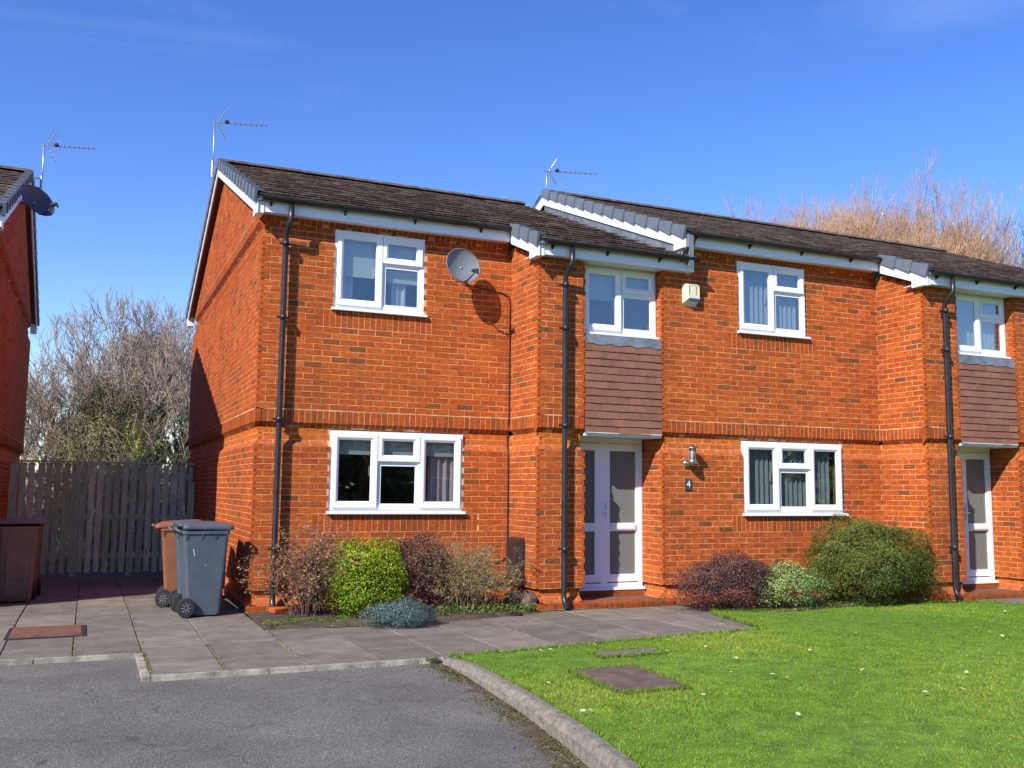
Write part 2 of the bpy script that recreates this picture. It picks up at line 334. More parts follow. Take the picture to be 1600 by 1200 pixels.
class Wall:
    """lays the bricks of one house: core of mortar, the rest of the brickwork, and the bricks that can be picked apart"""
    def __init__(s, root): s.core = MB(); s.rest = MB(); s.cand = []; s.root = root
    def prism(s, mb, fr, a, b, poly, back, t):
        o, u, n = fr
        def P(aa, off, z): return (o[0]+u[0]*aa-n[0]*off, o[1]+u[1]*aa-n[1]*off, z)
        k = len(poly); vs = [P(a, f, z) for z, f in poly]+[P(b, f, z) for z, f in poly]+[P(a, back, poly[0][0]), P(b, back, poly[0][0]), P(a, back, poly[-1][0]), P(b, back, poly[-1][0])]
        fs = [(i, k+i, k+i+1, i+1) for i in range(k-1)]
        A0, B0, A1, B1 = 2*k, 2*k+1, 2*k+2, 2*k+3
        fs += [(A0, B0, k, 0), (k-1, 2*k-1, B1, A1), tuple([A0]+list(range(k))+[A1]), tuple([B1]+list(range(2*k-1, k-1, -1))+[B0]), (A0, A1, B1, B0)]
        mb.add(vs, fs, t)
    def face(s, o, u, n, Ln, rows, holes=(), sills=(), e0=0, e1=0, clip=None, ph=0., own0=True, own1=True, thick=.25, phend=False):
        fr = (o, u, n)
        for ri, (z0, z1, ty, fb, ft, tint) in enumerate(rows):
            lo, hi = 0., Ln
            if clip:
                lo, hi = clip(z1)
                if hi-lo < .08: continue
            def cut(ivs, hs):
                for h0, h1, hz0, hz1 in hs:
                    if min(z1, hz1)-max(z0, hz0) > .012:
                        nv = []
                        for a, b in ivs:
                            if h1 <= a or h0 >= b: nv.append((a, b)); continue
                            if h0-a > .02: nv.append((a, h0))
                            if b-h1 > .02: nv.append((h1, b))
                        ivs = nv
                return ivs
            off = max(fb, ft)if ty != 'so' else 0
            full = [(lo+(e0*off if lo == 0 else 0), hi-(e1*off if hi == Ln else 0))]
            G = .0025; xs_ = fb if ty == 'so' else 0
            if ty == 'so': cp = [(z0, fb+G), (z0+.065, G), (z1, G)]
            else: cp = [(z0, fb+G), (z1, ft+G)]
            for a, b in cut(full, holes):
                ca = a+(xs_ if a == full[0][0] and e0 > 0 else 0)+(.04 if (a == full[0][0] and own0 and e0 > 0) else (.033 if a == full[0][0] and e0 > 0 else 0))
                cb = b-(xs_ if b == full[0][1] and e1 > 0 else 0)-(.04 if (b == full[0][1] and own1 and e1 > 0) else (.033 if b == full[0][1] and e1 > 0 else 0))
                s.prism(s.core, fr, ca, cb, cp, thick, .5)
            ivs = [(a+(0 if (own0 or e0 <= 0 or a != full[0][0]) else .031+xs_), b-(0 if (own1 or e1 <= 0 or b != full[0][1]) else .031+xs_)) for a, b in cut(full, holes)]
            bivs = cut(ivs, sills)
            J = .0092
            if ty == 'so': pitch, wd = .075, .0658
            else: pitch, wd = .225, .216
            org = (hi if phend else 0)+ph+(.1125 if ri % 2 and ty != 'so' else 0)
            for a, b in bivs:
                k0 = math.floor((a-org)/pitch)-1; k1 = math.ceil((b-org)/pitch)+1
                for k in range(k0, k1):
                    p = org+k*pitch; q = p+wd; p2, q2 = max(p, a), min(q, b)
                    if q2-p2 < .028: continue
                    jit = random.uniform(-.0015, .0018)
                    if ty == 's' and fb == 0 and q2-p2 > wd-.001:
                        s.cand.append((fr, p2, z0+J, jit)); continue
                    tt = TK[rand_k()] if tint is None else min(1, max(0, tint+random.uniform(-.05, .05)*(1 if tint < .9 else .4)))
                    if tint == .3: tt = random.uniform(.16, .5)
                    if tint == .5: tt = random.uniform(.3, .6)
                    if tint == 1: tt = random.uniform(.95, 1)
                    if ty == 'so': po = [(z0+.002, fb+jit), (z0+.065, jit), (z1-.008, jit)]
                    else: po = [(z0+J, fb+jit), (z1, ft+jit)]
                    s.prism(s.rest, fr, p2, q2, po, max(fb, ft)+.03, tt)
        # upright bricks under the sills
        for h0, h1, hz0, hz1 in sills:
            k = 0; a = h0
            while a+.0658 <= h1+.004:
                j = random.uniform(-.001, .002)
                s.prism(s.rest, fr, a, a+.0658, [(hz0+.01, j), (hz1, j)], .03, random.uniform(.16, .6)); a += .075
    def finish(s, wall_label=None):
        wall = s.core.build('wall', 'mortar', s.root)
        base = s.root.matrix_world if False else None
        sc = []
        rl = s.root.location; sx = s.root.scale.x
        for i, (fr, a, z, j) in enumerate(s.cand):
            o, u, n = fr
            p = Vector((rl[0]+sx*(o[0]+u[0]*(a+.1)), rl[1]+o[1]+u[1]*(a+.1), rl[2]+z+.03))
            x, y, d = project(p); nn = Vector((n[0]*sx, n[1], 0)); c = nn.dot((CAM-p).normalized())
            ok = d > 0 and -10 < x < 1610 and -10 < y < 1210 and c > .05
            sc.append((-(c/d/d) if ok else 0, i))
        sc.sort(); pick = {i for v, i in sc[:300] if v < 0}
        for i, (fr, a, z, j) in enumerate(s.cand):
            o, u, n = fr
            if i in pick:
                place('brick', brick_mesh('f', rand_k()), wall, (o[0]+u[0]*a-n[0]*j, o[1]+u[1]*a-n[1]*j, z), (0, 0, math.atan2(u[1], u[0])))
            else: s.prism(s.rest, fr, a, a+.216, [(z, j), (z+.0658, j)], .03, TK[rand_k()])
        tag(s.rest.build('brickwork', 'brick', wall), kind='stuff')
        return wall

def window(root, x0, x1, zb, zt, y, kind, sill=True, blind=None, handle=True):
    """white casement window: outer frame > sashes, panes, sill, handle"""
    fw = .055; D = .07; f = MB()
    zs = zb+.045 if sill else zb                          # frame stands on the sill
    f.box(x0, x0+fw, y, y+D, zs, zt); f.box(x1-fw, x1, y, y+D, zs, zt)
    f.box(x0+fw, x1-fw, y+.001, y+D, zs, zs+fw); f.box(x0+fw, x1-fw, y+.001, y+D, zt-fw, zt)
    wd = x1-x0
    if kind == 3: cols = [x0+fw, x0+wd*.345, x0+wd*.665, x1-fw]
    elif kind == 2: cols = [x0+fw, x0+wd*.52, x1-fw]
    for c in cols[1:-1]: f.box(c-.025, c+.025, y+.002, y+D, zs+fw, zt-fw)
    lights = []
    zm = zs+(zt-zs)*.62
    for i in range(len(cols)-1):
        a = cols[i]+(.025 if i else 0); b = cols[i+1]-(.025 if i < len(cols)-2 else 0)
        if i == 1:
            f.box(a, b, y+.002, y+D, zm-.025, zm+.025)
            lights += [(a, b, zm+.025, zt-fw, True), (a, b, zs+fw, zm-.025, False)]
        else: lights.append((a, b, zs+fw, zt-fw, True))
    fo = f.build('window', 'upvc', root)
    for a, b, c, d, op in lights:
        if op:
            s = MB(); g = .078; a2, b2, c2, d2 = a-.02, b+.02, c-.02, d+.02; yo = y-.022
            # mitred sash profile: flat face with a sloped inner bead
            for (p0, p1, p2, p3) in (((a2, c2), (b2, c2), (b2-g, c2+g), (a2+g, c2+g)), ((b2, c2), (b2, d2), (b2-g, d2-g), (b2-g, c2+g)), ((b2, d2), (a2, d2), (a2+g, d2-g), (b2-g, d2-g)), ((a2, d2), (a2, c2), (a2+g, c2+g), (a2+g, d2-g))):
                q = [(x, yo, z) for x, z in (p0, p1)]
                # bevel: outer face then slope to glass
                def lerp(u, v, t): return (u[0]+(v[0]-u[0])*t, u[1]+(v[1]-u[1])*t)
                i0, i1 = lerp(p0, p3, .62), lerp(p1, p2, .62)
                vs = [(p0[0], yo, p0[1]), (p1[0], yo, p1[1]), (i1[0], yo, i1[1]), (i0[0], yo, i0[1]), (p2[0], yo+.018, p2[1]), (p3[0], yo+.018, p3[1]), (p0[0], y+.03, p0[1]), (p1[0], y+.03, p1[1]), (p2[0], y+.03, p2[1]), (p3[0], y+.03, p3[1])]
                s.add(vs, [(0, 1, 2, 3), (3, 2, 4, 5), (6, 7, 1, 0), (5, 4, 8, 9)])
            s.build('sash', 'upvc', fo)
            ga, gb, gc, gd = a2+g, b2-g, c2+g, d2-g; gy = y+.006
        else:
            s = MB(); g = .03
            s.box(a, a+g, y+.012, y+.03, c, d); s.box(b-g, b, y+.012, y+.03, c, d); s.box(a+g, b-g, y+.0125, y+.03, c, c+g); s.box(a+g, b-g, y+.0125, y+.03, d-g, d)
            s.build('glazing_bead', 'upvc', fo); ga, gb, gc, gd = a+g, b-g, c+g, d-g; gy = y+.02
        p = MB(); p.box(ga-.004, gb+.004, gy, gy+.006, gc-.004, gd+.004); p.build('pane', 'glass', fo)
        if op and handle and d-c > .5:
            h = MB(); hx = b-.06 if a < (x0+x1)/2 else a+.03
            h.box(hx, hx+.018, y+.07, y+.1, (c+d)/2-.06, (c+d)/2+.06); h.build('handle', 'upvc', fo)
    if sill:
        s = MB(); s.add([(x0-.03, y-.075, zb), (x1+.03, y-.075, zb), (x1+.03, y+.05, zb), (x0-.03, y+.05, zb), (x0-.03, y-.075, zb+.03), (x1+.03, y-.075, zb+.03), (x1+.03, y+.05, zb+.0445), (x0-.03, y+.05, zb+.0445)],
                         [(3, 2, 1, 0), (4, 5, 6, 7), (0, 1, 5, 4), (1, 2, 6, 5), (2, 3, 7, 6), (3, 0, 4, 7)]); s.build('sill', 'upvc', fo)
    # inner board and whatever hangs behind the glass
    s = MB(); s.box(x0, x1, y+D+.002, y+.24, zb-.02, zb+.02); s.build('window_board', 'upvc', fo)
    def roller(xa, xb, bot):
        s = MB(); s.box(xa, xb, y+.095, y+.098, bot, zt-.03); s.box(xa, xb, y+.09, y+.103, bot-.022, bot); s.build('roller_blind', 'blind', fo)
    def drape(xa, xb, bot, mat, amp=.03, wl=.09):
        s = MB(); n = max(8, int((xb-xa)/.012)); vs = []; fs = []
        for i in range(n+1):
            x = xa+(xb-xa)*i/n
            yy = y+.15+amp*math.sin(2*math.pi*x/wl+math.sin(x*9))
            vs += [(x, yy, bot), (x, yy*.9+.1*(y+.15), zt-.05)]
        for i in range(n): fs.append((2*i, 2*i+2, 2*i+3, 2*i+1))
        s.add(vs, fs); s.build('curtain', mat, fo, True)
    def vertical(xa, xb):
        s = MB(); x = xa; a = R(-40)
        while x < xb:
            dx, dy = .043*math.cos(a), .043*math.sin(a)
            vs = [(x-dx, y+.12-dy, zb+.07), (x+dx, y+.12+dy, zb+.07), (x+dx, y+.12+dy, zt-.06), (x-dx, y+.12-dy, zt-.06)]
            s.add(vs, [(0, 1, 2, 3)]); x += .085
        s.build('vertical_blind', 'slat', fo)
        s = MB(); s.box(xa, xb, y+.12, y+.2, zt-.06, zt-.02); s.build('blind_rail', 'upvc', fo)
    if blind == 'roller_up':
        for i in range(len(cols)-1): roller(cols[i]+.0, cols[i+1]-.02, zt-.27)
        drape(x1-.42, x1-.06, zb+.03, 'curtain_pink'); drape(x0+.05, x0+.16, zb+.03, 'curtain_red', .02)
    elif blind == 'roller_half':
        roller(cols[0], cols[1]-.02, zt-.55); roller(cols[1]+.02, cols[2], zt-.58)
        drape(x0+.03, x0+.28, zb+.03, 'curtain_white', .02); drape(x1-.4, x1-.2, zb+.03, 'curtain_white', .02)
    elif blind == 'roller':
        roller(cols[0], cols[1]-.02, zt-.42); roller(cols[1]+.02, cols[2], zt-.3)
    elif blind == 'vertical': vertical(x0+.05, x1-.12)
    return fo

def gutter(root, xa, xb, y, z, step, name='gutter'):
    """black half-round gutter with its brackets"""
    g = MB(); n = 10; r = .056; vs = []; fs = []
    for x in (xa, xb):
        for rr in (r, r-.005):
            for j in range(n+1):
                a = math.pi*j/n; vs.append((x, y-rr*math.cos(a), z-rr*math.sin(a)))
    k = n+1
    for j in range(n):
        fs += [(j, j+1, 2*k+j+1, 2*k+j), (k+j+1, k+j, 3*k+j, 3*k+j+1)]
    fs += [(0, 2*k, 3*k, k), (n, k+n, 3*k+n, 2*k+n)]
    fs += [tuple(range(k)), tuple(range(2*k, 3*k))[::-1]]        # stop ends
    g.add(vs, fs); go = g.build(name, 'black_plastic', root, False)
    x = xa+.12
    while x < xb-.05:
        b = MB(); vs = []
        for xx in (x-.014, x+.014):
            for j in range(n+1):
                a = math.pi*j/n; vs.append((xx, y-.062*math.cos(a), z-.062*math.sin(a)))
            vs += [(xx, y+.062, z-.1), (xx, y+.02, z-.07)]
        kk = n+3
        b.add(vs, [tuple(range(kk)), tuple(range(kk, 2*kk))[::-1]]+[(j, j+1, kk+j+1, kk+j) for j in range(kk-1)])
        b.build('gutter_bracket', 'black_plastic', go); x += step
    return go
def downpipe(root, pts, zs, shoe=True):
    d = MB(); d.tube(pts, .034, 14); dp = d.build('downpipe', 'black_plastic', root, True)
    top = [p for p in pts]
    for z in zs:
        x, y = pts[-2 if shoe else -1][0], pts[-2 if shoe else -1][1]
        c = MB(); c.tube([(x, y, z-.03), (x, y, z+.03)], .041, 14); c.build('pipe_collar', 'black_plastic', dp, True)
        c = MB(); c.box(x-.075, x+.075, y+.03, y+.05, z-.012, z+.012); c.box(x-.02, x+.02, y+.02, y+.085, z-.0125, z+.0125); c.build('pipe_bracket', 'black_plastic', dp)
    return dp

TILE = []
def tile_meshes():
    for k in range(8):
        b = MB(); t = [.1, .25, .4, .5, .55, .65, .8, .95][k]
        wd = .296; ln = .4; a = random.uniform(-.004, .004); c = random.uniform(-.004, .004)
        vs = [(0, 0, .024), (wd*.5, a, .026), (wd, 0, .024), (0, ln, 0), (wd*.5, ln, .002), (wd, ln, 0)]
        lo = [(x, y, z-.018) for x, y, z in vs]
        b.add(vs+lo, [(0, 1, 4, 3), (1, 2, 5, 4), (6, 9, 10, 7), (7, 10, 11, 8), (0, 6, 7, 1), (1, 7, 8, 2), (2, 8, 11, 5), (5, 11, 10, 4), (4, 10, 9, 3), (3, 9, 6, 0)], t)
        TILE.append(b.mesh('roof_tile', 'roof_tile'))
tile_meshes()
def cap_mesh():
    b = MB()   # verge cap: side plate and a top lip, lower end a little deeper
    L_ = .375
    for (y0, y1, s) in ((0, L_, 0),):
        vs = [(-.034, 0, -.115), (-.016, L_, -.095), (-.034, 0, .06), (-.016, L_, .026), (.07, 0, .062), (.07, L_, .03),
              (0, 0, -.115), (0, L_, -.095), (0, 0, .03), (0, L_, .008), (.07, 0, .03), (.07, L_, .008)]
        b.add(vs, [(0, 2, 3, 1), (2, 4, 5, 3), (6, 7, 9, 8), (8, 9, 11, 10), (0, 6, 8, 10, 4, 2), (1, 3, 5, 11, 9, 7), (0, 1, 7, 6), (4, 10, 11, 5)])
    return b.mesh('verge_cap', 'verge')
CAPM = cap_mesh()

def roof(root, va, vb, step_up, rp=0):
    """local roof: main slope, lower bay slope, back slope"""
    ez = 5.02; ey = -.24
    def zr(y): return ez+SL*(y-ey)
    d = MB()          # deck
    yb = ey-PJ
    d.add([(va, ey+.03, zr(ey+.03)-.03), (vb, ey+.03, zr(ey+.03)-.03), (vb, RY, zr(RY)-.03), (va, RY, zr(RY)-.03), (va, DEP+.24, ez-.03), (vb, DEP+.24, ez-.03)]
          + [(va, ey+.03, zr(ey+.03)-.09), (vb, ey+.03, zr(ey+.03)-.09), (vb, RY, zr(RY)-.09), (va, RY, zr(RY)-.09), (va, DEP+.24, ez-.09), (vb, DEP+.24, ez-.09)],
          [(0, 1, 2, 3), (3, 2, 5, 4), (7, 6, 9, 8), (8, 9, 10, 11), (0, 6, 7, 1), (4, 5, 11, 10), (0, 3, 9, 6), (3, 4, 10, 9), (1, 7, 8, 2), (2, 8, 11, 5)])
    b0, b1 = X1-.1, X3+(rp+.1 if rp else .42)
    d.add([(b0, yb+.03, zr(yb+.03)-.031), (b1, yb+.03, zr(yb+.03)-.031), (b1, ey+.02, zr(ey+.02)-.031), (b0, ey+.02, zr(ey+.02)-.031),
           (b0, yb+.03, zr(yb+.03)-.088), (b1, yb+.03, zr(yb+.03)-.088), (b1, ey+.02, zr(ey+.02)-.088), (b0, ey+.02, zr(ey+.02)-.088)],
          [(0, 1, 2, 3), (5, 4, 7, 6), (0, 4, 5, 1), (2, 6, 7, 3), (0, 3, 7, 4), (1, 5, 6, 2)])
    ro = d.build('roof', 'lead', root)
    def rows(y0, y1, xa, xb, n, back=False):
        L_ = (y1-y0)/math.cos(ANG)/n
        for i in range(n):
            yy = y0+i*L_*math.cos(ANG)
            x = xa-(.15 if i % 2 else 0); 
            while x < xb-.02:
                if x+.296 > xa+.02:
                    xs = x; sc = 1
                    if x < xa: sc = (x+.296-xa)/.296; xs = xa
                    if x+.296 > xb: sc = (xb-x)/.296
                    o = place('roof_tile', random.choice(TILE), ro, (xs, yy, zr(yy)-.022+random.uniform(-.002, .003)), (ANG-.03+random.uniform(-.006, .006), random.uniform(-.006, .006), random.uniform(-.006, .006)))
                    o.scale = (sc, L_*1.16/.4, 1)
                x += .3
    rows(ey-.0, RY-.05, va+.03, vb-.01, 14)
    rows(yb, ey-.01, b0+.03, b1-.02, 3)
    # back slope in one piece of tiles
    bk = MB(); nb = 14
    for i in range(nb):
        y = DEP+.24-i*(DEP+.24-RY)/nb; z = ez+SL*(DEP+.24-y)
        x = va
        while x < vb-.02:
            xe = min(x+.296, vb); h = (DEP+.24-RY)/nb*1.1; t = random.random()
            bk.add([(x, y, z+.014), (xe, y, z+.014), (xe, y-h, z+h*SL-.008), (x, y-h, z+h*SL-.008), (x, y, z-.01), (xe, y, z-.01)], [(1, 0, 3, 2), (0, 1, 5, 4)], t); x += .3
    tag(bk.build('back_slope_tiles', 'roof_tile', ro), kind='stuff')
    # ridge
    x = va+.02; zt = zr(RY)
    while x < vb-.05:
        xe = min(x+.44, vb); r = MB(); vs = []; n = 8
        for xx, k in ((x, 0), (xe, .004)):
            for j in range(n+1):
                a = math.pi*(.12+.76*j/n); vs.append((xx, RY-.15*math.cos(a), zt-.075+(.115+k)*math.sin(a)))
        r.add(vs+[(x, RY, zt-.12), (xe, RY, zt-.12)], [(j, j+1, n+2+j, n+1+j) for j in range(n)]+[tuple(range(n+1))[::-1]+(2*n+2,), tuple(range(n+1, 2*n+2))+(2*n+3,)])
        r.build('ridge_tile', 'ridge', ro); x += .45
    # verge caps of the main slope and of the bay
    Lc = (RY-ey)/math.cos(ANG)/14
    for i in range(14):
        yy = ey+i*Lc*math.cos(ANG); place('verge_cap', CAPM, ro, (va, yy, zr(yy)+random.uniform(-.003, .003)), (ANG, 0, 0))
    for i in range(3):
        yy = yb+i*.29; place('verge_cap', CAPM, ro, (b0, yy, zr(yy)), (ANG, 0, 0))
    # barge boards
    def barge(x, y0, y1, h0=.16, h1=.0, nm='barge_board', top=-.045):
        b = MB(); z0, z1 = zr(y0) if y0 <= RY else ez+SL*(DEP+.24-y0), zr(y1) if y1 <= RY else ez+SL*(DEP+.24-y1)
        b.add([(x, y0, z0+top), (x, y1, z1+top), (x, y1, z1+top-h0), (x, y0, z0+top-h0), (x+.02, y0, z0+top), (x+.02, y1, z1+top), (x+.02, y1, z1+top-h0), (x+.02, y0, z0+top-h0)],
              [(0, 1, 2, 3), (5, 4, 7, 6), (0, 4, 5, 1), (3, 2, 6, 7), (0, 3, 7, 4), (1, 5, 6, 2)]); return b.build(nm, 'upvc', root)
    barge(va+.004, ey+.05, RY, .21); barge(va+.0045, RY, DEP+.2, .21); barge(b0+.004, yb+.05, ey+.05, .21)
    # boxed end under the front of each verge
    for x, y, zz in ((va+.006, ey, 4.82), (b0+.006, yb, 4.82-PJ*SL)):
        b = MB(); b.add([(x, y+.07, zz-.02), (x, y+.07, zz+.13), (x, y+.33, zz+.21), (x, y+.33, zz-.02), (x+.09, y+.07, zz-.02), (x+.09, y+.07, zz+.13), (x+.09, y+.33, zz+.21), (x+.09, y+.33, zz-.02)],
                        [(0, 1, 2, 3), (5, 4, 7, 6), (0, 4, 5, 1), (3, 2, 6, 7), (0, 3, 7, 4), (1, 5, 6, 2)]); b.build('box_end', 'upvc', root)
    # verge caps and board on the rear slope of a free gable
    if not step_up:
        for i in range(14):
            yy = DEP+.24-i*Lc*math.cos(ANG); o = place('verge_cap', CAPM, ro, (va, yy, ez+SL*(DEP+.24-yy)), (-ANG, 0, 0)); o.scale = (1, -1, 1)
        s = MB(); s.add([(va+.024, ey+.3, zr(ey+.3)-.2), (.02, ey+.3, zr(ey+.3)-.2), (.02, RY, zr(RY)-.2), (va+.024, RY, zr(RY)-.2), (va+.024, DEP+.2, ez-.18), (.02, DEP+.2, ez-.18)], [(0, 1, 2, 3), (3, 2, 5, 4)])
        s.build('verge_soffit', 'brown_soffit', root)
        b = MB(); b.box(va+.005, va+.12, DEP-.0, DEP+.2, 4.74, 4.93); b.build('box_end', 'upvc', root)
    else:
        # the flank that rises above the neighbour's lower roof
        b = MB(); b.add([(va+.03, ey-.02, zr(ey)-.5), (va+.03, RY, zr(RY)-.5), (va+.03, RY, zr(RY)-.06), (va+.03, ey-.02, zr(ey)-.07), (va+.1, ey-.02, zr(ey)-.5), (va+.1, RY, zr(RY)-.5), (va+.1, RY, zr(RY)-.06), (va+.1, ey-.02, zr(ey)-.07)],
                        [(3, 2, 1, 0), (4, 5, 6, 7), (0, 1, 5, 4), (2, 3, 7, 6), (0, 4, 7, 3), (1, 2, 6, 5)]); b.build('flank_flashing', 'lead', root)
    # fascias, soffits and gutters
    fb = 4.82
    f = MB(); f.box(va+.1, b0+.02, -.16, -.14, fb, 5.0); f.build('fascia', 'upvc', root)
    if rp:
        f = MB(); f.box(b1, vb, -.16, -.14, fb, 5.0); f.build('fascia', 'upvc', root)
        f = MB(); f.box(b1, vb, -.139, .05, fb+.012, fb+.022); f.build('soffit', 'soffit', root); gutter(root, b1+.05, vb, -.222, 4.995, .92)
    f = MB(); f.box(b0+.02, b1, -PJ-.16, -PJ-.14, fb-PJ*SL, 4.97-PJ*SL); f.build('fascia', 'upvc', root)
    f = MB(); f.box(b1-.02, b1-.001, -PJ-.1395, -PJ+.02, fb-PJ*SL, 5.0-PJ*SL); f.build('fascia_end', 'upvc', root)
    f = MB(); f.box(va+.1, b0+.02, -.139, .05, fb+.012, fb+.022); f.build('soffit', 'soffit', root)
    f = MB(); f.box(b0+.02, b1-.021, -PJ-.139, -PJ+.25, fb-PJ*SL+.012, fb-PJ*SL+.022); f.build('soffit', 'soffit', root)
    gutter(root, va+.06, b0-.02, -.222, 4.995, .92); gutter(root, b0+.09, b1+.03, -PJ-.222, 4.995-PJ*SL, .8)
    return ro
simple('brown_soffit', (.16, .075, .045), .6, .1)

HUNG = []
def hung_meshes():
    for k in range(5):
        b = MB(); wd = .163; h = .165; vs = [(0, -.015, 0), (wd, -.015, 0), (wd, .006, h), (0, .006, h), (0, .0, 0), (wd, .0, 0), (wd, .012, h), (0, .012, h)]
        b.add(vs, [(0, 1, 2, 3), (5, 4, 7, 6), (0, 4, 5, 1), (3, 2, 6, 7), (0, 3, 7, 4), (1, 5, 6, 2)], [.15, .35, .5, .65, .9][k]); HUNG.append(b.mesh('hung_tile', 'hung_tile'))
hung_meshes()

def house(loc, xa, label, gable, roof_a, roof_b, wins, mirror=False, bay=True, right_pier=0):
    root = empty('brick_house', loc, label, 'house', 'brick terraced houses')
    if mirror: root.scale = (-1, 1, 1)
    wl = Wall(root)
    main = std_rows(4.985, True); bayrows = std_rows(4.45, False)
    (g0, g1), (u0, u1), gk, uk = wins
    gh = (g0-xa, g1-xa, 1.16, 2.21); uh = (u0-xa, u1-xa, 3.71, 4.76)
    def band(h, z0, z1): n_ = round((h[1]-h[0]+.39)/.075); return (h[0]-.19, h[0]-.19+n_*.075-.009, z0, z1)
    sl = [band(gh, .935, 1.16), band(uh, 3.485, 3.71)]
    wl.face((xa, 0), (1, 0), (0, -1), X1-xa, main, [gh, uh]+([] if gable else [(0, .31, 4.6, 5.2)]), sl, e0=1, e1=-1)
    zr = lambda y: 4.82+SL*(y-.0)
    # pier: left flank, front, inner flank
    wl.face((X1, 0), (0, -1), (-1, 0), PJ, std_rows(4.82, False), e0=-1, e1=1, clip=lambda z: (0, PJ if z <= 4.5 else max(0, (4.86-z)/SL)), phend=True, own1=False, thick=.22)
    wl.face((X1, -PJ), (1, 0), (0, -1), X2-X1, bayrows, e0=1, e1=1, thick=.22)
    wl.face((X2, -PJ), (0, 1), (1, 0), .55, bayrows, e0=1, e1=0, own0=False, thick=.22)
    if right_pier:
        wl.face((X3, -.34), (0, -1), (-1, 0), PJ-.34, bayrows, e0=-1, e1=1, own1=False, phend=True, thick=.22)
        wl.face((X3, -PJ), (1, 0), (0, -1), right_pier, bayrows, e0=1, e1=1, thick=.22)
        wl.face((X3+right_pier, -PJ), (0, 1), (1, 0), PJ, bayrows, e0=1, e1=0, own0=False, thick=.22)
        wl.face((X3+right_pier, 0), (1, 0), (0, -1), 4., main, e0=-1, e1=0)
    if gable:
        zt = 5.02+SL*(RY+.24)
        def clip(z):
            if z <= 4.9: return 0, DEP
            k = (z-4.87)/SL
            return k, DEP-k
        gr = std_rows(zt-.16, True)
        wl.face((0, DEP), (0, -1), (-1, 0), DEP, gr, e0=1, e1=1, clip=clip, own1=False, phend=True)
    else:
        wl.face((xa, .53), (0, -1), (-1, 0), .53, std_rows(4.45, False), e0=-1, e1=1, own1=False, phend=True)
    wl.finish()
    # plain inner skin: party wall, back wall, floors
    s = MB(); xr = X3+.25
    s.box(xr, xr+.1, .3 if not bay else -.3, DEP-.3, 0, 4.9); s.box((.26 if gable else xa+.3), xr, DEP-.25, DEP, -.3, 4.9)
    if not gable: s.box(xa+.05, xa+.2, .54, DEP-.3, 0, 4.9)
    s.build('inner_wall', 'plaster', root)
    s = MB(); s.box((.26 if gable else xa+.26), xr, .26, DEP-.26, 2.25, 2.45); s.box((.26 if gable else xa+.26), xr, .26, DEP-.26, .1, .2); s.build('floor', 'floorboards', root)
    s = MB(); s.box((.26 if gable else xa+.26), xr, 2.8, 2.9, .2, 4.8); s.build('room_wall', 'plaster', root)
    s = MB(); s.box((.26 if gable else xa+.26), xr, .26, DEP-.26, 4.8, 4.84); s.build('ceiling', 'plaster', root)
    window(root, g0+.005, g1-.005, 1.16, 2.195, .02, 3, blind=gk); window(root, u0+.005, u1-.005, 3.71, 4.755, .025, 2, blind=uk)
    roof(root, roof_a, roof_b, not gable, right_pier)
    if not bay: return root
    # ---------------- the door bay
    window(root, X2+.01, X3-.01, 3.53, 4.475, -PJ+.14, 2, blind='roller' if gable else 'vertical')
    b = MB(); b.box(X2+.002, X3-.002, -PJ+.03, -PJ+.3, 2.235, 3.53); b.build('tile_backing', 'lead', root)
    th = b = MB(); b.box(X2+.02, X3-.012, -PJ-.003, -PJ+.029, 2.225, 2.235); tb = b.build('tile_hanging', 'soffit', root)
    n = 12; gz = (3.405-2.225)/n
    for i in range(n):
        z = 2.225+i*gz; x = X2+.004-(.083 if i % 2 else 0)
        while x < X3-.02:
            xs = max(x, X2+.004); xe = min(x+.163, X3-.004)
            if xe-xs > .02:
                o = place('hung_tile', random.choice(HUNG), tb, (xs, -PJ+.012+random.uniform(-.002, .002), z+random.uniform(-.002, .002)), (0, random.uniform(-.006, .006), 0)); o.scale = ((xe-xs)/.163, 1, 1)
            x += .166
    b = MB(); k = 12; vs = []; fs = []
    for i in range(k+1):
        x = X2+.003+(X3-X2-.006)*i/k; zz = 3.395+.012*math.sin(i*2.1); vs += [(x, -PJ+.0, zz), (x, -PJ+.02, 3.5), (x, -PJ+.1, 3.53)]
    for i in range(k): fs += [(3*i, 3*i+3, 3*i+4, 3*i+1), (3*i+1, 3*i+4, 3*i+5, 3*i+2)]
    b.add(vs, fs); b.build('lead_flashing', 'lead', root)
    s = MB(); s.box(X2+.001, X3-.001, -PJ+.025, -.25, 2.19, 2.2245); s.build('porch_soffit', 'soffit', root)
    # door set at the back of the porch
    dy = -.36; dz0, dz1 = .2, 2.188; xa_, xb_ = X2+.02, X3-.005; xm = 4.6
    f = MB(); fw = .06
    f.box(xa_, xa_+fw, dy, dy+.07, dz0, dz1); f.box(xb_-fw, xb_, dy, dy+.07, dz0, dz1); f.box(xa_+fw, xb_-fw, dy+.001, dy+.07, dz1-fw, dz1); f.box(xa_+fw, xb_-fw, dy+.001, dy+.07, dz0, dz0+.05)
    f.box(xm-.05, xm+.05, dy+.0015, dy+.07, dz0+.05, dz1-fw)
    fo = f.build('door', 'upvc', root)
    zm0, zm1 = .94, 1.05
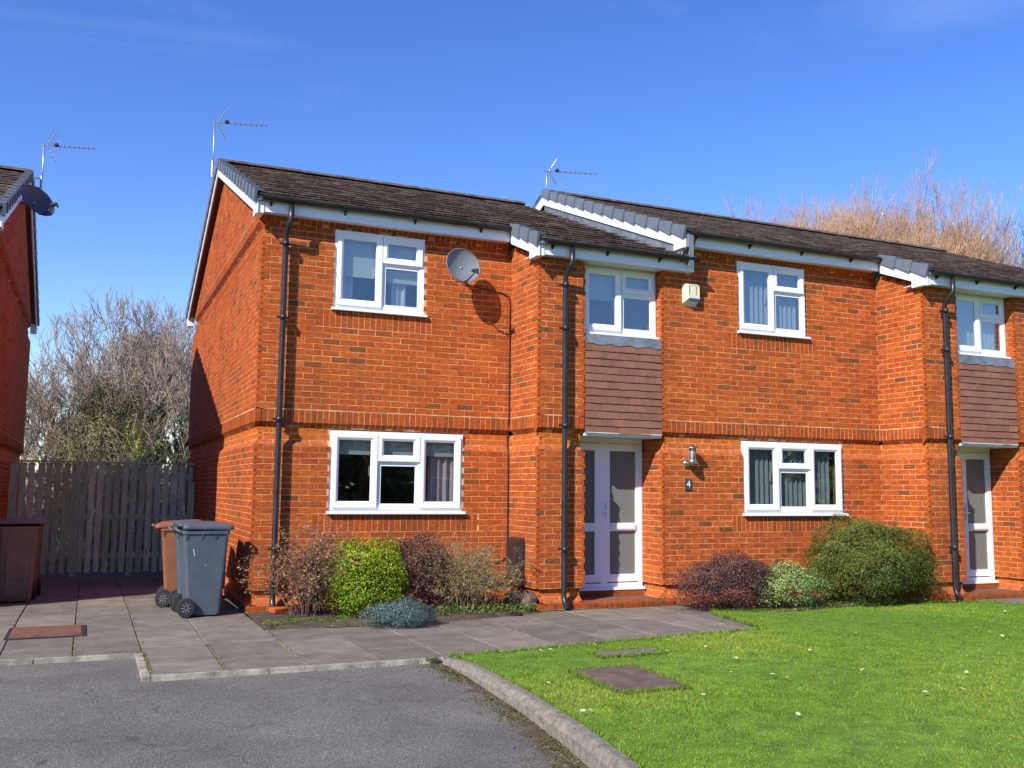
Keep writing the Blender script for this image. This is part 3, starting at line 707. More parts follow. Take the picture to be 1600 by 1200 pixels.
    def leaf(a, b, st, nm, y):
        m = MB(); bz, tz = dz0+.065, dz1-fw-.005
        m.box(a, a+st, y, y+.055, bz, tz); m.box(b-st, b, y, y+.055, bz, tz)
        for z0, z1 in ((bz, bz+.1), (zm0, zm1), (tz-.1, tz)): m.box(a+st, b-st, y+.001, y+.055, z0, z1)
        m.build(nm, 'upvc', fo)
        for z0, z1 in ((bz+.1, zm0), (zm1, tz-.1)):
            p = MB(); p.box(a+st-.003, b-st+.003, y+.024, y+.032, z0-.003, z1+.003); p.build('pane', 'frosted', fo)
    leaf(xa_+fw+.003, xm-.053, .1, 'door_leaf', dy-.012); leaf(xm+.053, xb_-fw-.003, .035, 'side_light', dy+.006)
    h = MB(); h.box(xm+.02, xm+.05, dy-.03, dy, 1.1, 1.32); h.box(xm+.028, xm+.042, dy-.065, dy-.031, 1.2, 1.22); h.box(xm-.07, xm+.042, dy-.075, dy-.06, 1.2, 1.222); h.build('handle', 'upvc', fo)
    h = MB(); h.box(xm+.1, xb_-fw-.05, dy-.012, dy+.005, .955, 1.035); h.box(xm+.12, xb_-fw-.07, dy-.02, dy-.0125, .97, 1.02); h.build('letter_plate', 'upvc', fo)
    h = MB(); h.box(xa_-.0, xb_+.0, dy-.07, dy-.001, .165, .2); h.build('threshold', 'upvc', fo)
    # step: red tiled top with a rounded brick nosing, plinth course under the door
    s = MB(); s.box(X2+.001, X3-.001, -.42, -.25, -.02, .163, .2); st = s.build('step', 'brick', root)
    s = MB(); s.box(X2+.002, X3-.002, -PJ+.03, -.42, -.02, .085); s.build('step_top', 'step_tile', st)
    x = X2-.02
    while x < X3+.06:
        b = MB(); n = 6; vs = []
        for xx in (x, x+.068):
            for j in range(n+1):
                a = math.pi/2*j/n; vs.append((xx, -PJ-.06+.06-.06*math.sin(a) if False else -PJ-.075+.05*(1-math.sin(a)), .045+.045*math.cos(a)))
            vs += [(xx, -PJ-.075, -.02), (xx, -PJ+.03, -.02), (xx, -PJ+.03, .09)]
        kk = n+4
        b.add(vs, [tuple(range(kk)), tuple(range(kk, 2*kk))[::-1]]+[(j, (j+1) % kk, kk+(j+1) % kk, kk+j) for j in range(kk)], random.uniform(.05, .25)); b.build('nosing_brick', 'brick', st); x += .077
    return root

WG = [(.93, 2.69), (.9, 2.11)]
H1 = house((0, 0, 0), 0, 'end brick house with white windows, grey satellite dish and tall side gable', True, -.12, 5.44, ((.92, 2.69), (.905, 2.11), 'roller_up', 'roller_half'))
H2 = house((W, -PJ, 0), X3-W, 'middle brick house stepped forward, with number 4 plate and alarm box on its wall', False, -.235, 9.6, ((.83, 2.62), (.79, 2.0), 'vertical', 'vertical'), right_pier=.75)
H0 = house((-3.05, 1.5, -.15), 0, 'brick house cut off by the left edge, its shaded gable facing the passage', True, -.1, 5.44, ((.93, 2.69), (.9, 2.11), 'roller_up', 'roller'), mirror=True, bay=False)

# downpipes and the swan neck between the two roofs
def pipes():
    for root, x, y, zt in ((H1, .27, 0, 4.93), (H1, 3.69, -PJ, 4.93-PJ*SL), (H2, 3.69, -PJ, 4.93-PJ*SL)):
        yw = y-.085
        downpipe(root, [(x+.03, y-.222, zt), (x+.03, y-.222, zt-.2), (x+.01, y-.19, zt-.25), (x, yw-.01, zt-.36), (x, yw, zt-.42), (x, yw, .2), (x, yw-.02, .12), (x+.0, yw-.1, .03)], [zt-.46, 3.55, 2.3, .75], True)
    s = MB(); y = -.222; s.tube([(-.12, y, 4.93), (-.12, y, 4.84), (-.15, y, 4.79), (-.27, y, 4.73), (-.3, y, 4.68), (-.3, y, 4.58)], .034, 12); s.build('swan_neck', 'black_plastic', H2, True)
pipes()

# ------------------------------------------------------------------ ground
def sheet(name, pts, z, mat, kind='structure', zf=None, label=None):
    b = MB(); b.add([(x, y, (zf(x, y) if zf else z)) for x, y in pts], [tuple(range(len(pts)))]); o = b.build(name, mat); o['kind'] = kind
    return o
simple('far_ground', (.09, .1, .045), .95, .4, 2)
def zpass(x, y): return -.02*max(0, y-.5)
# terrain grid: even ground, dips a little behind the houses
def terrain():
    xs = [-300, -60, -20, -8, -3.2, -1.5, 0, 3, 8, 14, 25, 60, 300]; ys = [-300, -60, -25, -12, -3, 0, .5, 3, 7, 9, 14, 25, 60, 300]
    V = np.array([(x, y, -.16 if y < 0 else -.16-.018*min(y, 9)) for y in ys for x in xs]); n = len(xs)
    Fq = np.array([(j*n+i, j*n+i+1, (j+1)*n+i+1, (j+1)*n+i) for j in range(len(ys)-1) for i in range(n-1)])
    o = obj_np('ground', V, Fq, .5, 'far_ground'); o['kind'] = 'structure'
terrain()
def drive():
    def z(x, y): return -.035-.022*max(0, -3.6-y)
    xs = np.linspace(-14, 1.35, 24); ys = np.concatenate([np.linspace(-2.52, -8, 14), [-11, -16, -30]])
    V = np.array([(x, y, z(x, y)) for y in ys for x in xs]); n = len(xs)
    Fq = np.array([(j*n+i, (j+1)*n+i, (j+1)*n+i+1, j*n+i+1) for j in range(len(ys)-1) for i in range(n-1)])
    o = obj_np('driveway', V, Fq, .5, 'asphalt'); o['kind'] = 'structure'
drive()
SLABM = {}
def slab_mesh(wd, ln, k):
    key = (round(wd, 2), round(ln, 2), k)
    if key not in SLABM:
        b = MB(); c = .006
        vs = [(0, 0, -.05), (wd, 0, -.05), (wd, ln, -.05), (0, ln, -.05), (0, 0, -c), (wd, 0, -c), (wd, ln, -c), (0, ln, -c), (c, c, 0), (wd-c, c, 0), (wd-c, ln-c, 0), (c, ln-c, 0)]
        b.add(vs, [(0, 1, 5, 4), (1, 2, 6, 5), (2, 3, 7, 6), (3, 0, 4, 7), (4, 5, 9, 8), (5, 6, 10, 9), (6, 7, 11, 10), (7, 4, 8, 11), (8, 9, 10, 11)], [.1, .35, .5, .7, .95][k])
        SLABM[key] = b.mesh('paving_slab', 'slab')
    return SLABM[key]
def paving():
    # bedding under the slabs
    b = MB()
    b.add([(-3.05, -2.46, -.03), (-1.28, -2.46, -.03), (-1.28, -3.58, -.03), (1.15, -3.58, -.03), (1.8, -3.58, -.03), (4.3, -3.3, -.03), (5.0, -3.2, -.03), (5.42, -1.0, -.03), (5.2, -.5, -.03), (4.0, -.5, -.03), (3.3, -1.0, -.03), (0, -1.2, -.03), (0, 8.6, -.2), (-3.05, 8.6, -.2)], [tuple(range(14))])
    p = b.build('pavement', 'slab'); p['kind'] = 'structure'
    sx = [-3.03, -2.42, -1.84, -1.27, -.69, -.03, .6, 1.2, 1.82, 2.44, 3.06, 3.68, 4.3, 4.92, 5.5]
    def laid(x0, x1, y0, y1):
        k = random.randrange(5); me = slab_mesh(x1-x0-.008, y1-y0-.008, k)
        ym = y0; tl = math.atan2(zpass(0, y1)-zpass(0, y0), y1-y0)
        place('paving_slab', me, p, (x0, y0, zpass(0, y0)+random.uniform(-.003, .003)), (tl+random.uniform(-.003, .003), random.uniform(-.003, .003), 0))
    for i in range(len(sx)-1):
        x0, x1 = sx[i], sx[i+1]; xm = (x0+x1)/2
        if xm < -1.27: ys = [-2.44, -1.9, -1.25, -.35, .5, 1.4, 2.3, 3.2, 4.1, 5, 5.9, 6.9]
        elif xm < -.03: ys = [-3.56, -3.05, -2.15, -1.25, -.35, .5, 1.4, 2.3, 3.2, 4.1, 5, 5.9, 6.9]
        elif xm < 3.3: ys = [-3.56, -2.95, -2.2, -1.42] if xm < 1.9 else [-3.56+.112*(xm-1.5), -2.6, -1.95, -1.25]
        else: ys = [-3.56+.112*(xm-1.5), -2.6, -1.9, -.98]
        for a, c in zip(ys[:-1], ys[1:]):
            if -2.45 < x0 < -2.0 and abs(a+1.25) < .01: laid(x0, x1, -.5, c); continue
            if x1 > 5.4 and a < -2: continue
            laid(x0, x1 if x1 < 5.4 else 5.42, a, c)
    b = MB(); q = [(4.2, -3.5), (5.3, -3.5), (5.6, -2.0), (5.7, -1.0), (4.2, -1.0)]; b.add([(x, y, -.004) for x, y in q]+[(x, y, -.05) for x, y in q], [tuple(range(5)), tuple(range(5, 10))[::-1]]+[(i, 5+i, 5+(i+1) % 5, (i+1) % 5) for i in range(5)], .4); b.build('paving_slab', 'slab', p)
    return p
PAVE = paving()

def edging():
    """pale concrete edging stones where the paving meets the drive"""
    def stone(x0, y0, x1, y1, wd=.05):
        d = Vector((x1-x0, y1-y0, 0)); n = Vector((-d.y, d.x, 0)).normalized()*wd; b = MB()
        q = [Vector((x0, y0, 0)), Vector((x1, y1, 0)), Vector((x1, y1, 0))+n, Vector((x0, y0, 0))+n]
        b.add([(p.x, p.y, -.14) for p in q]+[(p.x, p.y, .004) for p in q], [(3, 2, 1, 0), (4, 5, 6, 7), (0, 1, 5, 4), (1, 2, 6, 5), (2, 3, 7, 6), (3, 0, 4, 7)])
        b.build('edging_stone', 'edging', PAVE)
    x = -3.05
    while x < -1.4: stone(x, -2.5, min(x+.9, -1.335), -2.5); x += .908
    y = -2.46
    stone(-1.33, -3.62, -1.33, -2.45, -.001) if False else None
    b = MB(); b.box(-1.335, -1.275, -3.63, -2.502, -.14, .005); b.build('edging_stone', 'edging', PAVE)
    x = -1.27
    while x < 1.1: stone(x, -3.63, min(x+.905, 1.16), -3.63); x += .912
edging()
# rusty inspection cover set in the paving
def cover():
    r = empty('inspection_cover', (-2.1, -.88, .003), 'rusty ribbed metal inspection cover set in the paving', 'cover')
    b = MB(); b.box(-.33, .33, -.36, .36, -.04, .004); b.build('cover_plate', 'covered_iron', r)
    for i in range(15):
        y = -.34+i*.046; b = MB(); b.box(-.315, .315, y, y+.024, .0041, .02); b.build('rib', 'covered_iron', r)
    b = MB()
    for (x0, x1, y0, y1) in ((-.36, -.331, -.39, .39), (.331, .36, -.39, .39), (-.33, .33, -.39, -.361), (-.33, .33, .361, .39)): b.box(x0, x1, y0, y1, -.04, .0075)
    b.build('frame', 'rubber', r)
cover()

# ------------------------------------------------------------------ kerb and lawn
def kx(y):
    ys = [-14, -11, -9, -8, -7.1, -6.3, -5.5, -4.5, -3.9, -3.62]; xs = [-.75, -.1, .4, .68, .88, 1.0, 1.08, 1.13, 1.14, 1.12]
    return float(np.interp(y, ys, xs))
def kerb():
    k = bpy.data.objects.new('kerb', None); COL.objects.link(k); k['kind'] = 'structure'
    y = -3.66
    while y > -12:
        b = MB(); n = 4; vs = []
        for i in range(n+1):
            yy = y-(.9-.004)*i/n; x = kx(yy); g = -.035-.022*max(0, -3.6-yy)-.03
            top = .035 if yy < -4.1 else .035-.03*(yy+4.1)/.45
            prof = [(-.005, g), (.0, top-.05), (.03, top-.008), (.05, top), (.11, top), (.11, -.1)]
            vs += [(x+px, yy, pz) for px, pz in prof]
        fs = []
        for i in range(n):
            for j in range(5): fs.append((i*6+j, (i+1)*6+j, (i+1)*6+j+1, i*6+j+1))
        fs += [tuple(range(6)), tuple(range(n*6, n*6+6))[::-1]]
        b.add(vs, fs); b.build('kerb_stone', 'concrete', k); y -= .9
kerb()
# lawn outline
LAWN = [(1.22, -3.6), (1.8, -3.58), (3.4, -3.38), (5.0, -3.2), (5.12, -2.6), (5.25, -1.9), (5.45, -1.62), (6.2, -2.05), (7.0, -1.95), (8.6, -1.85), (9.05, -2.1), (9.75, -2.05), (9.95, -2.75), (16, -2.9), (22, -4), (22, -13), (-.3, -13)]
yk = [-12, -11, -9, -8, -7.1, -6.3, -5.5, -4.5, -3.9]
LAWN += [(kx(y)+.12, y) for y in yk]
def inside(P, poly):
    x, y = P[:, 0], P[:, 1]; c = np.zeros(len(P), bool); n = len(poly)
    for i in range(n):
        x0, y0 = poly[i]; x1, y1 = poly[i-1]
        m_ = ((y0 > y) != (y1 > y)) & (x < (x1-x0)*(y-y0)/(y1-y0+1e-12)+x0); c ^= m_
    return c
def tri_sheet(name, poly, z, mat, kind):
    import bmesh
    bm = bmesh.new(); vs = [bm.verts.new((x, y, z)) for x, y in poly]; f = bm.faces.new(vs); bmesh.ops.triangulate(bm, faces=[f]); bmesh.ops.recalc_face_normals(bm, faces=bm.faces[:])
    me = bpy.data.meshes.new(name); bm.to_mesh(me); bm.free(); me.materials.append(MATS[mat]); o = bpy.data.objects.new(name, me); COL.objects.link(o); o['kind'] = kind; return o
lawn = tri_sheet('lawn', LAWN, .012, 'lawn_ground', 'structure')
SLABS = [(1.83, 2.43, -5.54, -4.63, 'larger bare brown concrete cover slab lying in the lawn'), (2.43, 3.08, -4.16, -3.92, 'small grey cover slab sunk in the lawn nearer the path')]
for x0, x1, y0, y1, lb in SLABS:
    b = MB(); sk = .0 if y0 > -4.5 else .0
    b.add([(x0, y0, -.02), (x1, y0-.02, -.02), (x1+.06, y1, -.02), (x0+.03, y1, -.02), (x0+.008, y0+.008, .03), (x1-.008, y0-.012, .03), (x1+.052, y1-.008, .03), (x0+.038, y1-.008, .03)], [(3, 2, 1, 0), (4, 5, 6, 7), (0, 1, 5, 4), (1, 2, 6, 5), (2, 3, 7, 6), (3, 0, 4, 7)], .3)
    tag(b.build('cover_slab', 'cover_brown' if y0 < -4.5 else 'slab'), lb, 'slab')
def grass():
    n = 680000
    # denser near the camera
    P = np.column_stack([rng.uniform(-.4, 14, n), rng.uniform(-9.2, -1.6, n)])
    d = np.hypot(P[:, 0]-CAM.x, P[:, 1]-CAM.y)
    keep = inside(P, LAWN) & (rng.random(n) < np.clip(9./d**1.1, .25, 1))
    for x0, x1, y0, y1, _ in SLABS: keep &= ~((P[:, 0] > x0-.005) & (P[:, 0] < x1+.05) & (P[:, 1] > y0-.01) & (P[:, 1] < y1+.005))
    rel = P-np.array([CAM.x, CAM.y]); fwd = rel@np.array([math.sin(YAW), math.cos(YAW)]); sid = rel@np.array([math.cos(YAW), -math.sin(YAW)])
    keep &= (np.abs(sid/np.maximum(fwd, .1)) < .72) & (fwd > 2)
    P = P[keep]; n = len(P)
    patch = .5+.25*np.sin(P[:, 0]*1.7+np.sin(P[:, 1]*1.3)*1.5)+.25*np.sin(P[:, 1]*2.3+P[:, 0]*.9)
    fine = .5+.5*np.sin(P[:, 0]*9+np.sin(P[:, 1]*7)*2)*np.sin(P[:, 1]*8+1)
    h = rng.uniform(.008, .023, n)*(.7+.6*patch); wd = rng.uniform(.002, .0038, n)*(1+.06*np.hypot(P[:, 0]-CAM.x, P[:, 1]-CAM.y))
    a = rng.uniform(0, 2*np.pi, n); lean = rng.uniform(.1, 1.1, n)*h; la = rng.uniform(0, 2*np.pi, n)
    z0 = np.full(n, .008)
    v0 = np.column_stack([P[:, 0]-np.cos(a)*wd, P[:, 1]-np.sin(a)*wd, z0]); v1 = np.column_stack([P[:, 0]+np.cos(a)*wd, P[:, 1]+np.sin(a)*wd, z0])
    v2 = np.column_stack([P[:, 0]+np.cos(la)*lean, P[:, 1]+np.sin(la)*lean, z0+h])
    V = np.stack([v0, v1, v2], 1).reshape(-1, 3); Fq = np.arange(3*n).reshape(n, 3)
    p2 = np.sin(P[:, 0]*.9+2*np.sin(P[:, 1]*.7+.6))*np.sin(P[:, 1]*1.1+1.3*np.sin(P[:, 0]*.8)); t = np.clip(.3+.26*patch+.16*fine+.22*p2+rng.normal(0, .12, n), 0, .93); t[rng.random(n) < .015+.035*(p2 > .45)] = 1
    tag(obj_np('grass', V, Fq, t, 'grass_blade'), 'short mown green grass blades of the front lawn', 'grass', kind='stuff')
    # ragged fringe where the turf meets path, kerb and slabs
    edges = [(LAWN[i], LAWN[i+1]) for i in range(0, 12)]+[((kx(y)+.125, y), (kx(y-.25)+.125, y-.25)) for y in np.arange(-3.7, -9, -.25)]
    for x0, x1, y0, y1, _ in SLABS: edges += [((x0, y0-.02), (x1, y0-.03)), ((x1+.02, y0), (x1+.06, y1)), ((x0+.02, y1), (x1+.06, y1)), ((x0, y0), (x0+.03, y1))]*2
    Q = []
    for (ax, ay), (bx, by) in edges:
        m_ = int(420*math.hypot(bx-ax, by-ay)); t_ = rng.random(m_); Q.append(np.column_stack([ax+(bx-ax)*t_, ay+(by-ay)*t_])+rng.normal(0, .014, (m_, 2)))
    Q = np.concatenate(Q); n = len(Q); h = rng.uniform(.02, .055, n); wd = rng.uniform(.003, .006, n); a = rng.uniform(0, 6.28, n); la = rng.uniform(0, 6.28, n); ln = rng.uniform(.3, 1.2, n)*h; z0 = np.full(n, .006)
    V = np.stack([np.column_stack([Q[:, 0]-np.cos(a)*wd, Q[:, 1]-np.sin(a)*wd, z0]), np.column_stack([Q[:, 0]+np.cos(a)*wd, Q[:, 1]+np.sin(a)*wd, z0]), np.column_stack([Q[:, 0]+np.cos(la)*ln, Q[:, 1]+np.sin(la)*ln, z0+h])], 1).reshape(-1, 3)
    tag(obj_np('grass_fringe', V, np.arange(3*n).reshape(n, 3), np.clip(rng.normal(.5, .25, n), 0, 1), 'grass_blade'), 'longer ragged grass along the edges of the lawn', 'grass', kind='stuff')
grass()
def daisies():
    pts = [(1.45, -5.1), (1.5, -5.16), (1.32, -6.0), (1.26, -6.05), (1.62, -3.75), (2.0, -3.8), (2.1, -3.82), (2.6, -3.72), (3.4, -3.75), (3.1, -4.2), (3.6, -4.1), (3.45, -4.75), (3.0, -5.3), (3.25, -5.5), (3.3, -5.62), (2.55, -6.6), (2.9, -5.1), (4.2, -3.7), (4.7, -3.6), (5.3, -2.75), (5.7, -2.5), (5.0, -4.0), (5.6, -3.9), (4.4, -4.6), (6.4, -3.0), (6.8, -3.4), (7.4, -3.6), (7.9, -2.9), (6.9, -4.6), (5.9, -5.2), (5.5, -5.1), (6.6, -4.9), (4.1, -5.6), (3.9, -6.4), (4.2, -6.45), (8.4, -3.5), (8.8, -3.1), (2.3, -5.9), (4.9, -5.9), (3.7, -3.6)]
    b = MB(); n = 12; vs = [(0, 0, .042)]
    for j in range(n):
        a = 2*math.pi*j/n
        for da, r in ((-.17, .017), (.17, .017)): vs.append((r*math.cos(a+da), r*math.sin(a+da), .045))
    b.add(vs, [(0, 2*j+1, 2*j+2) for j in range(n)]); pet = b.mesh('petals', 'white_paint')
    c = MB(); c.lathe([(.001, .047), (.006, .0485), (.007, .045)], n=8); cen = c.mesh('centre', 'daisy_yellow')
    st = MB(); st.tube([(0, 0, 0), (.002, .001, .043)], .0012, 4); stm = st.mesh('stem', 'weed')
    for i, (x, y) in enumerate(pts):
        e = empty('daisy', (x, y, .008), 'small white daisy flowering in the lawn', 'flower', 'white daisies in the lawn')
        e.rotation_euler = (random.uniform(-.5, .1), random.uniform(-.3, .3), random.uniform(0, 6)); s = random.uniform(.8, 1.2); e.scale = (s, s, s)
        for nm, me in (('petals', pet), ('centre', cen), ('stem', stm)): place(nm, me, e, (0, 0, 0))
simple('daisy_yellow', (.7, .45, .02), .6, .1)
daisies()
# planting beds
def bed(name, poly, top):
    c = np.array(poly).mean(0); b = MB(); n = len(poly); rings = []
    vs = [(x, y, .0) for x, y in poly]+[(c[0]+(x-c[0])*.85, c[1]+(y-c[1])*.85, top) for x, y in poly]+[(c[0], c[1], top*1.1)]
    fs = [(i, (i+1) % n, n+(i+1) % n, n+i) for i in range(n)]+[(n+i, n+(i+1) % n, 2*n) for i in range(n)]
    b.add(vs, fs); o = b.build(name, 'soil', None, True); o['kind'] = 'structure'
bed('planting_bed', [(-.02, -.0), (-.05, -1.42), (.6, -1.46), (1.3, -1.5), (2.2, -1.4), (2.9, -1.22), (3.28, -1.0), (3.32, 0)], .04)
bed('planting_bed', [(5.25, -.9), (5.45, -1.6), (6.2, -2.1), (7.2, -2.0), (8.7, -1.9), (8.95, -1.75), (9.0, -.9)], .03)
sheet('path', [(9.75, -2.0), (9.95, -2.75), (16, -2.9), (16, -1.7), (9.75, -1.7)], .004, 'slab')

# ------------------------------------------------------------------ plants
def leaves(name, parent, pts, nrm, size, mat, tint, aspect=.55):
    n = len(pts); t1 = np.cross(nrm, rng.normal(size=(n, 3))); t1 /= np.linalg.norm(t1, axis=1)[:, None]+1e-9; t2 = np.cross(nrm, t1)
    s = (size*rng.uniform(.7, 1.3, n))[:, None]
    a = pts-t1*s*.5; c = pts+t1*s*.5; b_ = pts+t2*s*aspect*.5+nrm*s*.08; d = pts-t2*s*aspect*.5+nrm*s*.08
    V = np.stack([a, b_, c, d], 1).reshape(-1, 3); Fq = np.arange(4*n).reshape(n, 4)
    return obj_np(name, V, Fq, tint, mat, parent)
def cloud(cx, rad, n, lumps, spread=.3, flat=.1, seed=1, shell=.75):
    """points gathered in clumps through a rounded crown; returns points and outward directions"""
    g = np.random.default_rng(seed); rad = np.array(rad)
    d = g.normal(size=(lumps, 3)); d[:, 2] = np.abs(d[:, 2])*1.3-.62; d /= np.linalg.norm(d, axis=1)[:, None]
    lc = d*(g.uniform(shell-.25, shell+.08, lumps))[:, None]
    k = g.integers(0, lumps, n); o = g.normal(size=(n, 3)); o /= np.linalg.norm(o, axis=1)[:, None]
    p = lc[k]+o*(spread*g.random(n)**.45)[:, None]*g.uniform(.7, 1.2, lumps)[k][:, None]
    nr = o+d[k]*.7+g.normal(size=(n, 3))*.5; nr /= np.linalg.norm(nr, axis=1)[:, None]
    if flat > .2:
        ms = g.random(n) < flat; dd = g.normal(size=(n, 3)); dd[:, 2] = np.where(dd[:, 2] < -.35, -dd[:, 2], dd[:, 2]); dd /= np.linalg.norm(dd, axis=1)[:, None]
        wv = 1+.1*np.sin(dd[:, 0]*6+seed)+.09*np.sin(dd[:, 1]*7+dd[:, 2]*5+seed*2)+.05*np.sin(dd[:, 0]*15+dd[:, 2]*13)
        p = np.where(ms[:, None], dd*(wv*(1-.2*g.random(n)**1.6))[:, None]*.97, p); nr = np.where(ms[:, None], dd+g.normal(size=(n, 3))*.55, nr); nr /= np.linalg.norm(nr, axis=1)[:, None]
    P = p*rad*np.array([1, 1, 1.22])+np.array([0, 0, rad[2]*.7]); P[:, 2] = np.where(P[:, 2] < .01, .01+.12*g.random(n), P[:, 2])
    return P+np.array(cx), nr, g.normal(0, .17, lumps)[k]
def seg_mesh(name, S, mat, parent=None, sides=4, tint=.5):
    """S rows: p0(3) p1(3) r0 r1 -> tapered tubes"""
    S = np.asarray(S, float); n = len(S); p0, p1 = S[:, :3], S[:, 3:6]; d = p1-p0; d /= np.linalg.norm(d, axis=1)[:, None]+1e-9
    ref = np.where(np.abs(d[:, 2:3]) > .9, np.array([[1., 0, 0]]), np.array([[0, 0, 1.]])); u = np.cross(d, ref); u /= np.linalg.norm(u, axis=1)[:, None]; v = np.cross(d, u)
    an = np.arange(sides)*2*np.pi/sides; ring = u[:, None, :]*np.cos(an)[None, :, None]+v[:, None, :]*np.sin(an)[None, :, None]
    A = p0[:, None]+ring*S[:, 6][:, None, None]; B = p1[:, None]+ring*S[:, 7][:, None, None]
    V = np.concatenate([A, B], 1).reshape(-1, 3); base = (np.arange(n)*2*sides)[:, None]
    q = np.stack([np.stack([base[:, 0]+j, base[:, 0]+(j+1) % sides, base[:, 0]+sides+(j+1) % sides, base[:, 0]+sides+j], 1) for j in range(sides)], 1).reshape(-1, 4)
    return obj_np(name, V, q, tint, mat, parent, True)
def grow(g, p, d, length, r, depth, S, up=.15, wob=.25, split=(2, 4), shrink=.68, rmin=.003, ang=.55, steps=4, side=.6):
    """branching shoots from p along d, appended to S as tapered segments"""
    rn = random.Random(int(g.integers(1 << 30))); ga, un = rn.gauss, rn.uniform; sq = math.sqrt
    def turn(dx, dy, dz, th):
        while True:
            ax, ay, az = ga(0, 1), ga(0, 1), ga(0, 1); k = ax*dx+ay*dy+az*dz; ax -= k*dx; ay -= k*dy; az -= k*dz; l = sq(ax*ax+ay*ay+az*az)
            if l > 1e-3: break
        c, s_ = math.cos(th), math.sin(th)/l
        return dx*c+ax*s_, dy*c+ay*s_, dz*c+az*s_
    def rec(px, py, pz, dx, dy, dz, length, r, depth):
        l = sq(dx*dx+dy*dy+dz*dz); dx /= l; dy /= l; dz /= l; L_ = length/steps; w_ = wob*.4
        for i in range(steps):
            dx += ga(0, w_); dy += ga(0, w_); dz += ga(0, w_)+up*.25; l = sq(dx*dx+dy*dy+dz*dz); dx /= l; dy /= l; dz /= l
            qx, qy, qz = px+dx*L_, py+dy*L_, pz+dz*L_; r2 = max(rmin, r*(1-.36/steps)); S.append((px, py, pz, qx, qy, qz, r, r2)); px, py, pz, r = qx, qy, qz, r2
            if depth > 0 and i > 0 and rn.random() < side:
                rec(px, py, pz, *turn(dx, dy, dz, ang*1.2), length*shrink*un(.6, 1), max(rmin, r*.55), depth-1)
        if depth > 0:
            for _ in range(rn.randrange(*split)): rec(px, py, pz, *turn(dx, dy, dz, ang*un(.5, 1.2)), length*shrink*un(.75, 1.1), max(rmin, r*.68), depth-1)
    rec(*map(float, p), *map(float, d), length, r, depth)
def bush(name, label, loc, rad, n, lumps, size, mat, seed, spread=.3, base=.5, amp=.2, stem='twig_brown', cat='shrub', aspect=.55, shell=.75, topt=.25, flat=.48):
    e = empty(name, loc, label, cat, 'garden shrubs by the houses'); g = np.random.default_rng(seed)
    P, nr, lt = cloud((0, 0, 0), rad, n, lumps, spread, seed=seed, shell=shell, flat=flat)
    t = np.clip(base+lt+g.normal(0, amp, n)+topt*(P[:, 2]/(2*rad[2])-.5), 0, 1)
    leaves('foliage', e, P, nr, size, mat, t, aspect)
    S = []
    k = g.choice(len(P), 90); Q = P[k]; dv = (Q-np.array([0, 0, rad[2]*.6])); dv /= np.linalg.norm(dv, axis=1)[:, None]; dv[:, 2] = np.abs(dv[:, 2])*.6+.35; ok = np.sum((Q/np.array(rad)-np.array([0, 0, .7]))**2, 1) > .75
    Q, dv = Q[ok], dv[ok]; ln = g.uniform(.03, .13, len(Q))[:, None]*(rad[2]/.45)**.5; tip = Q+dv*ln
    sh = seg_mesh('shoots', [(*a_, *b_, .0022, .001) for a_, b_ in zip(Q, tip)], stem, e, 3); sh['kind'] = 'stuff'
    tt = g.random((len(Q), 7))[:, :, None]; LP = (Q[:, None]*(1-tt)+tip[:, None]*tt).reshape(-1, 3)+g.normal(0, size*.35, (len(Q)*7, 3)); ln_ = g.normal(size=LP.shape); ln_ /= np.linalg.norm(ln_, axis=1)[:, None]
    leaves('shoot_leaves', e, LP, ln_, size, mat, np.clip(base+.15+g.normal(0, amp, len(LP)), 0, 1), aspect)
    for i in range(14):
        a = g.uniform(0, 6.28); grow(g, np.array([.1*rad[0]*math.cos(a), .1*rad[1]*math.sin(a), 0.]), np.array([math.cos(a)*.8, math.sin(a)*.8*rad[1]/rad[0], 1.]), rad[2]*.75, .008, 2, S, .1, .3, (1, 3), .6, .0015, .6, 3, .5)
    seg_mesh('stem', S, stem, e, 3)
    return e
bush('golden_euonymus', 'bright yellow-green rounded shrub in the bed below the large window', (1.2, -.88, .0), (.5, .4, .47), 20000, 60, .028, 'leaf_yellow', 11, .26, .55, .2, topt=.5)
bush('brown_shrub', 'dense brown-leaved shrub squeezed right of the yellow-green one', (1.85, -.6, .0), (.52, .4, .5), 22000, 70, .022, 'leaf_brown', 12, .22, .5, .25)
bush('blue_juniper', 'low blue-grey juniper spreading at the path edge', (1.38, -1.62, .0), (.44, .3, .15), 14000, 120, .02, 'leaf_blue', 13, .36, .5, .2, flat=.25, aspect=.3)
bush('purple_berberis', 'dark purple-brown clipped shrub at the end of the path', (5.78, -1.58, .0), (.8, .46, .36), 32000, 140, .02, 'leaf_purple', 14, .27, .5, .25)
bush('variegated_shrub', 'pale green variegated shrub beside the dark purple one', (6.48, -1.8, .0), (.52, .4, .31), 11000, 60, .024, 'leaf_variegated', 15, .22, .5, .22)
bush('dark_conifer_shrub', 'large dark green bush under the right-hand ground floor window', (7.95, -1.68, .0), (1.02, .66, .6), 60000, 200, .034, 'leaf_dark', 16, .17, .5, .2, aspect=.28, topt=.4)
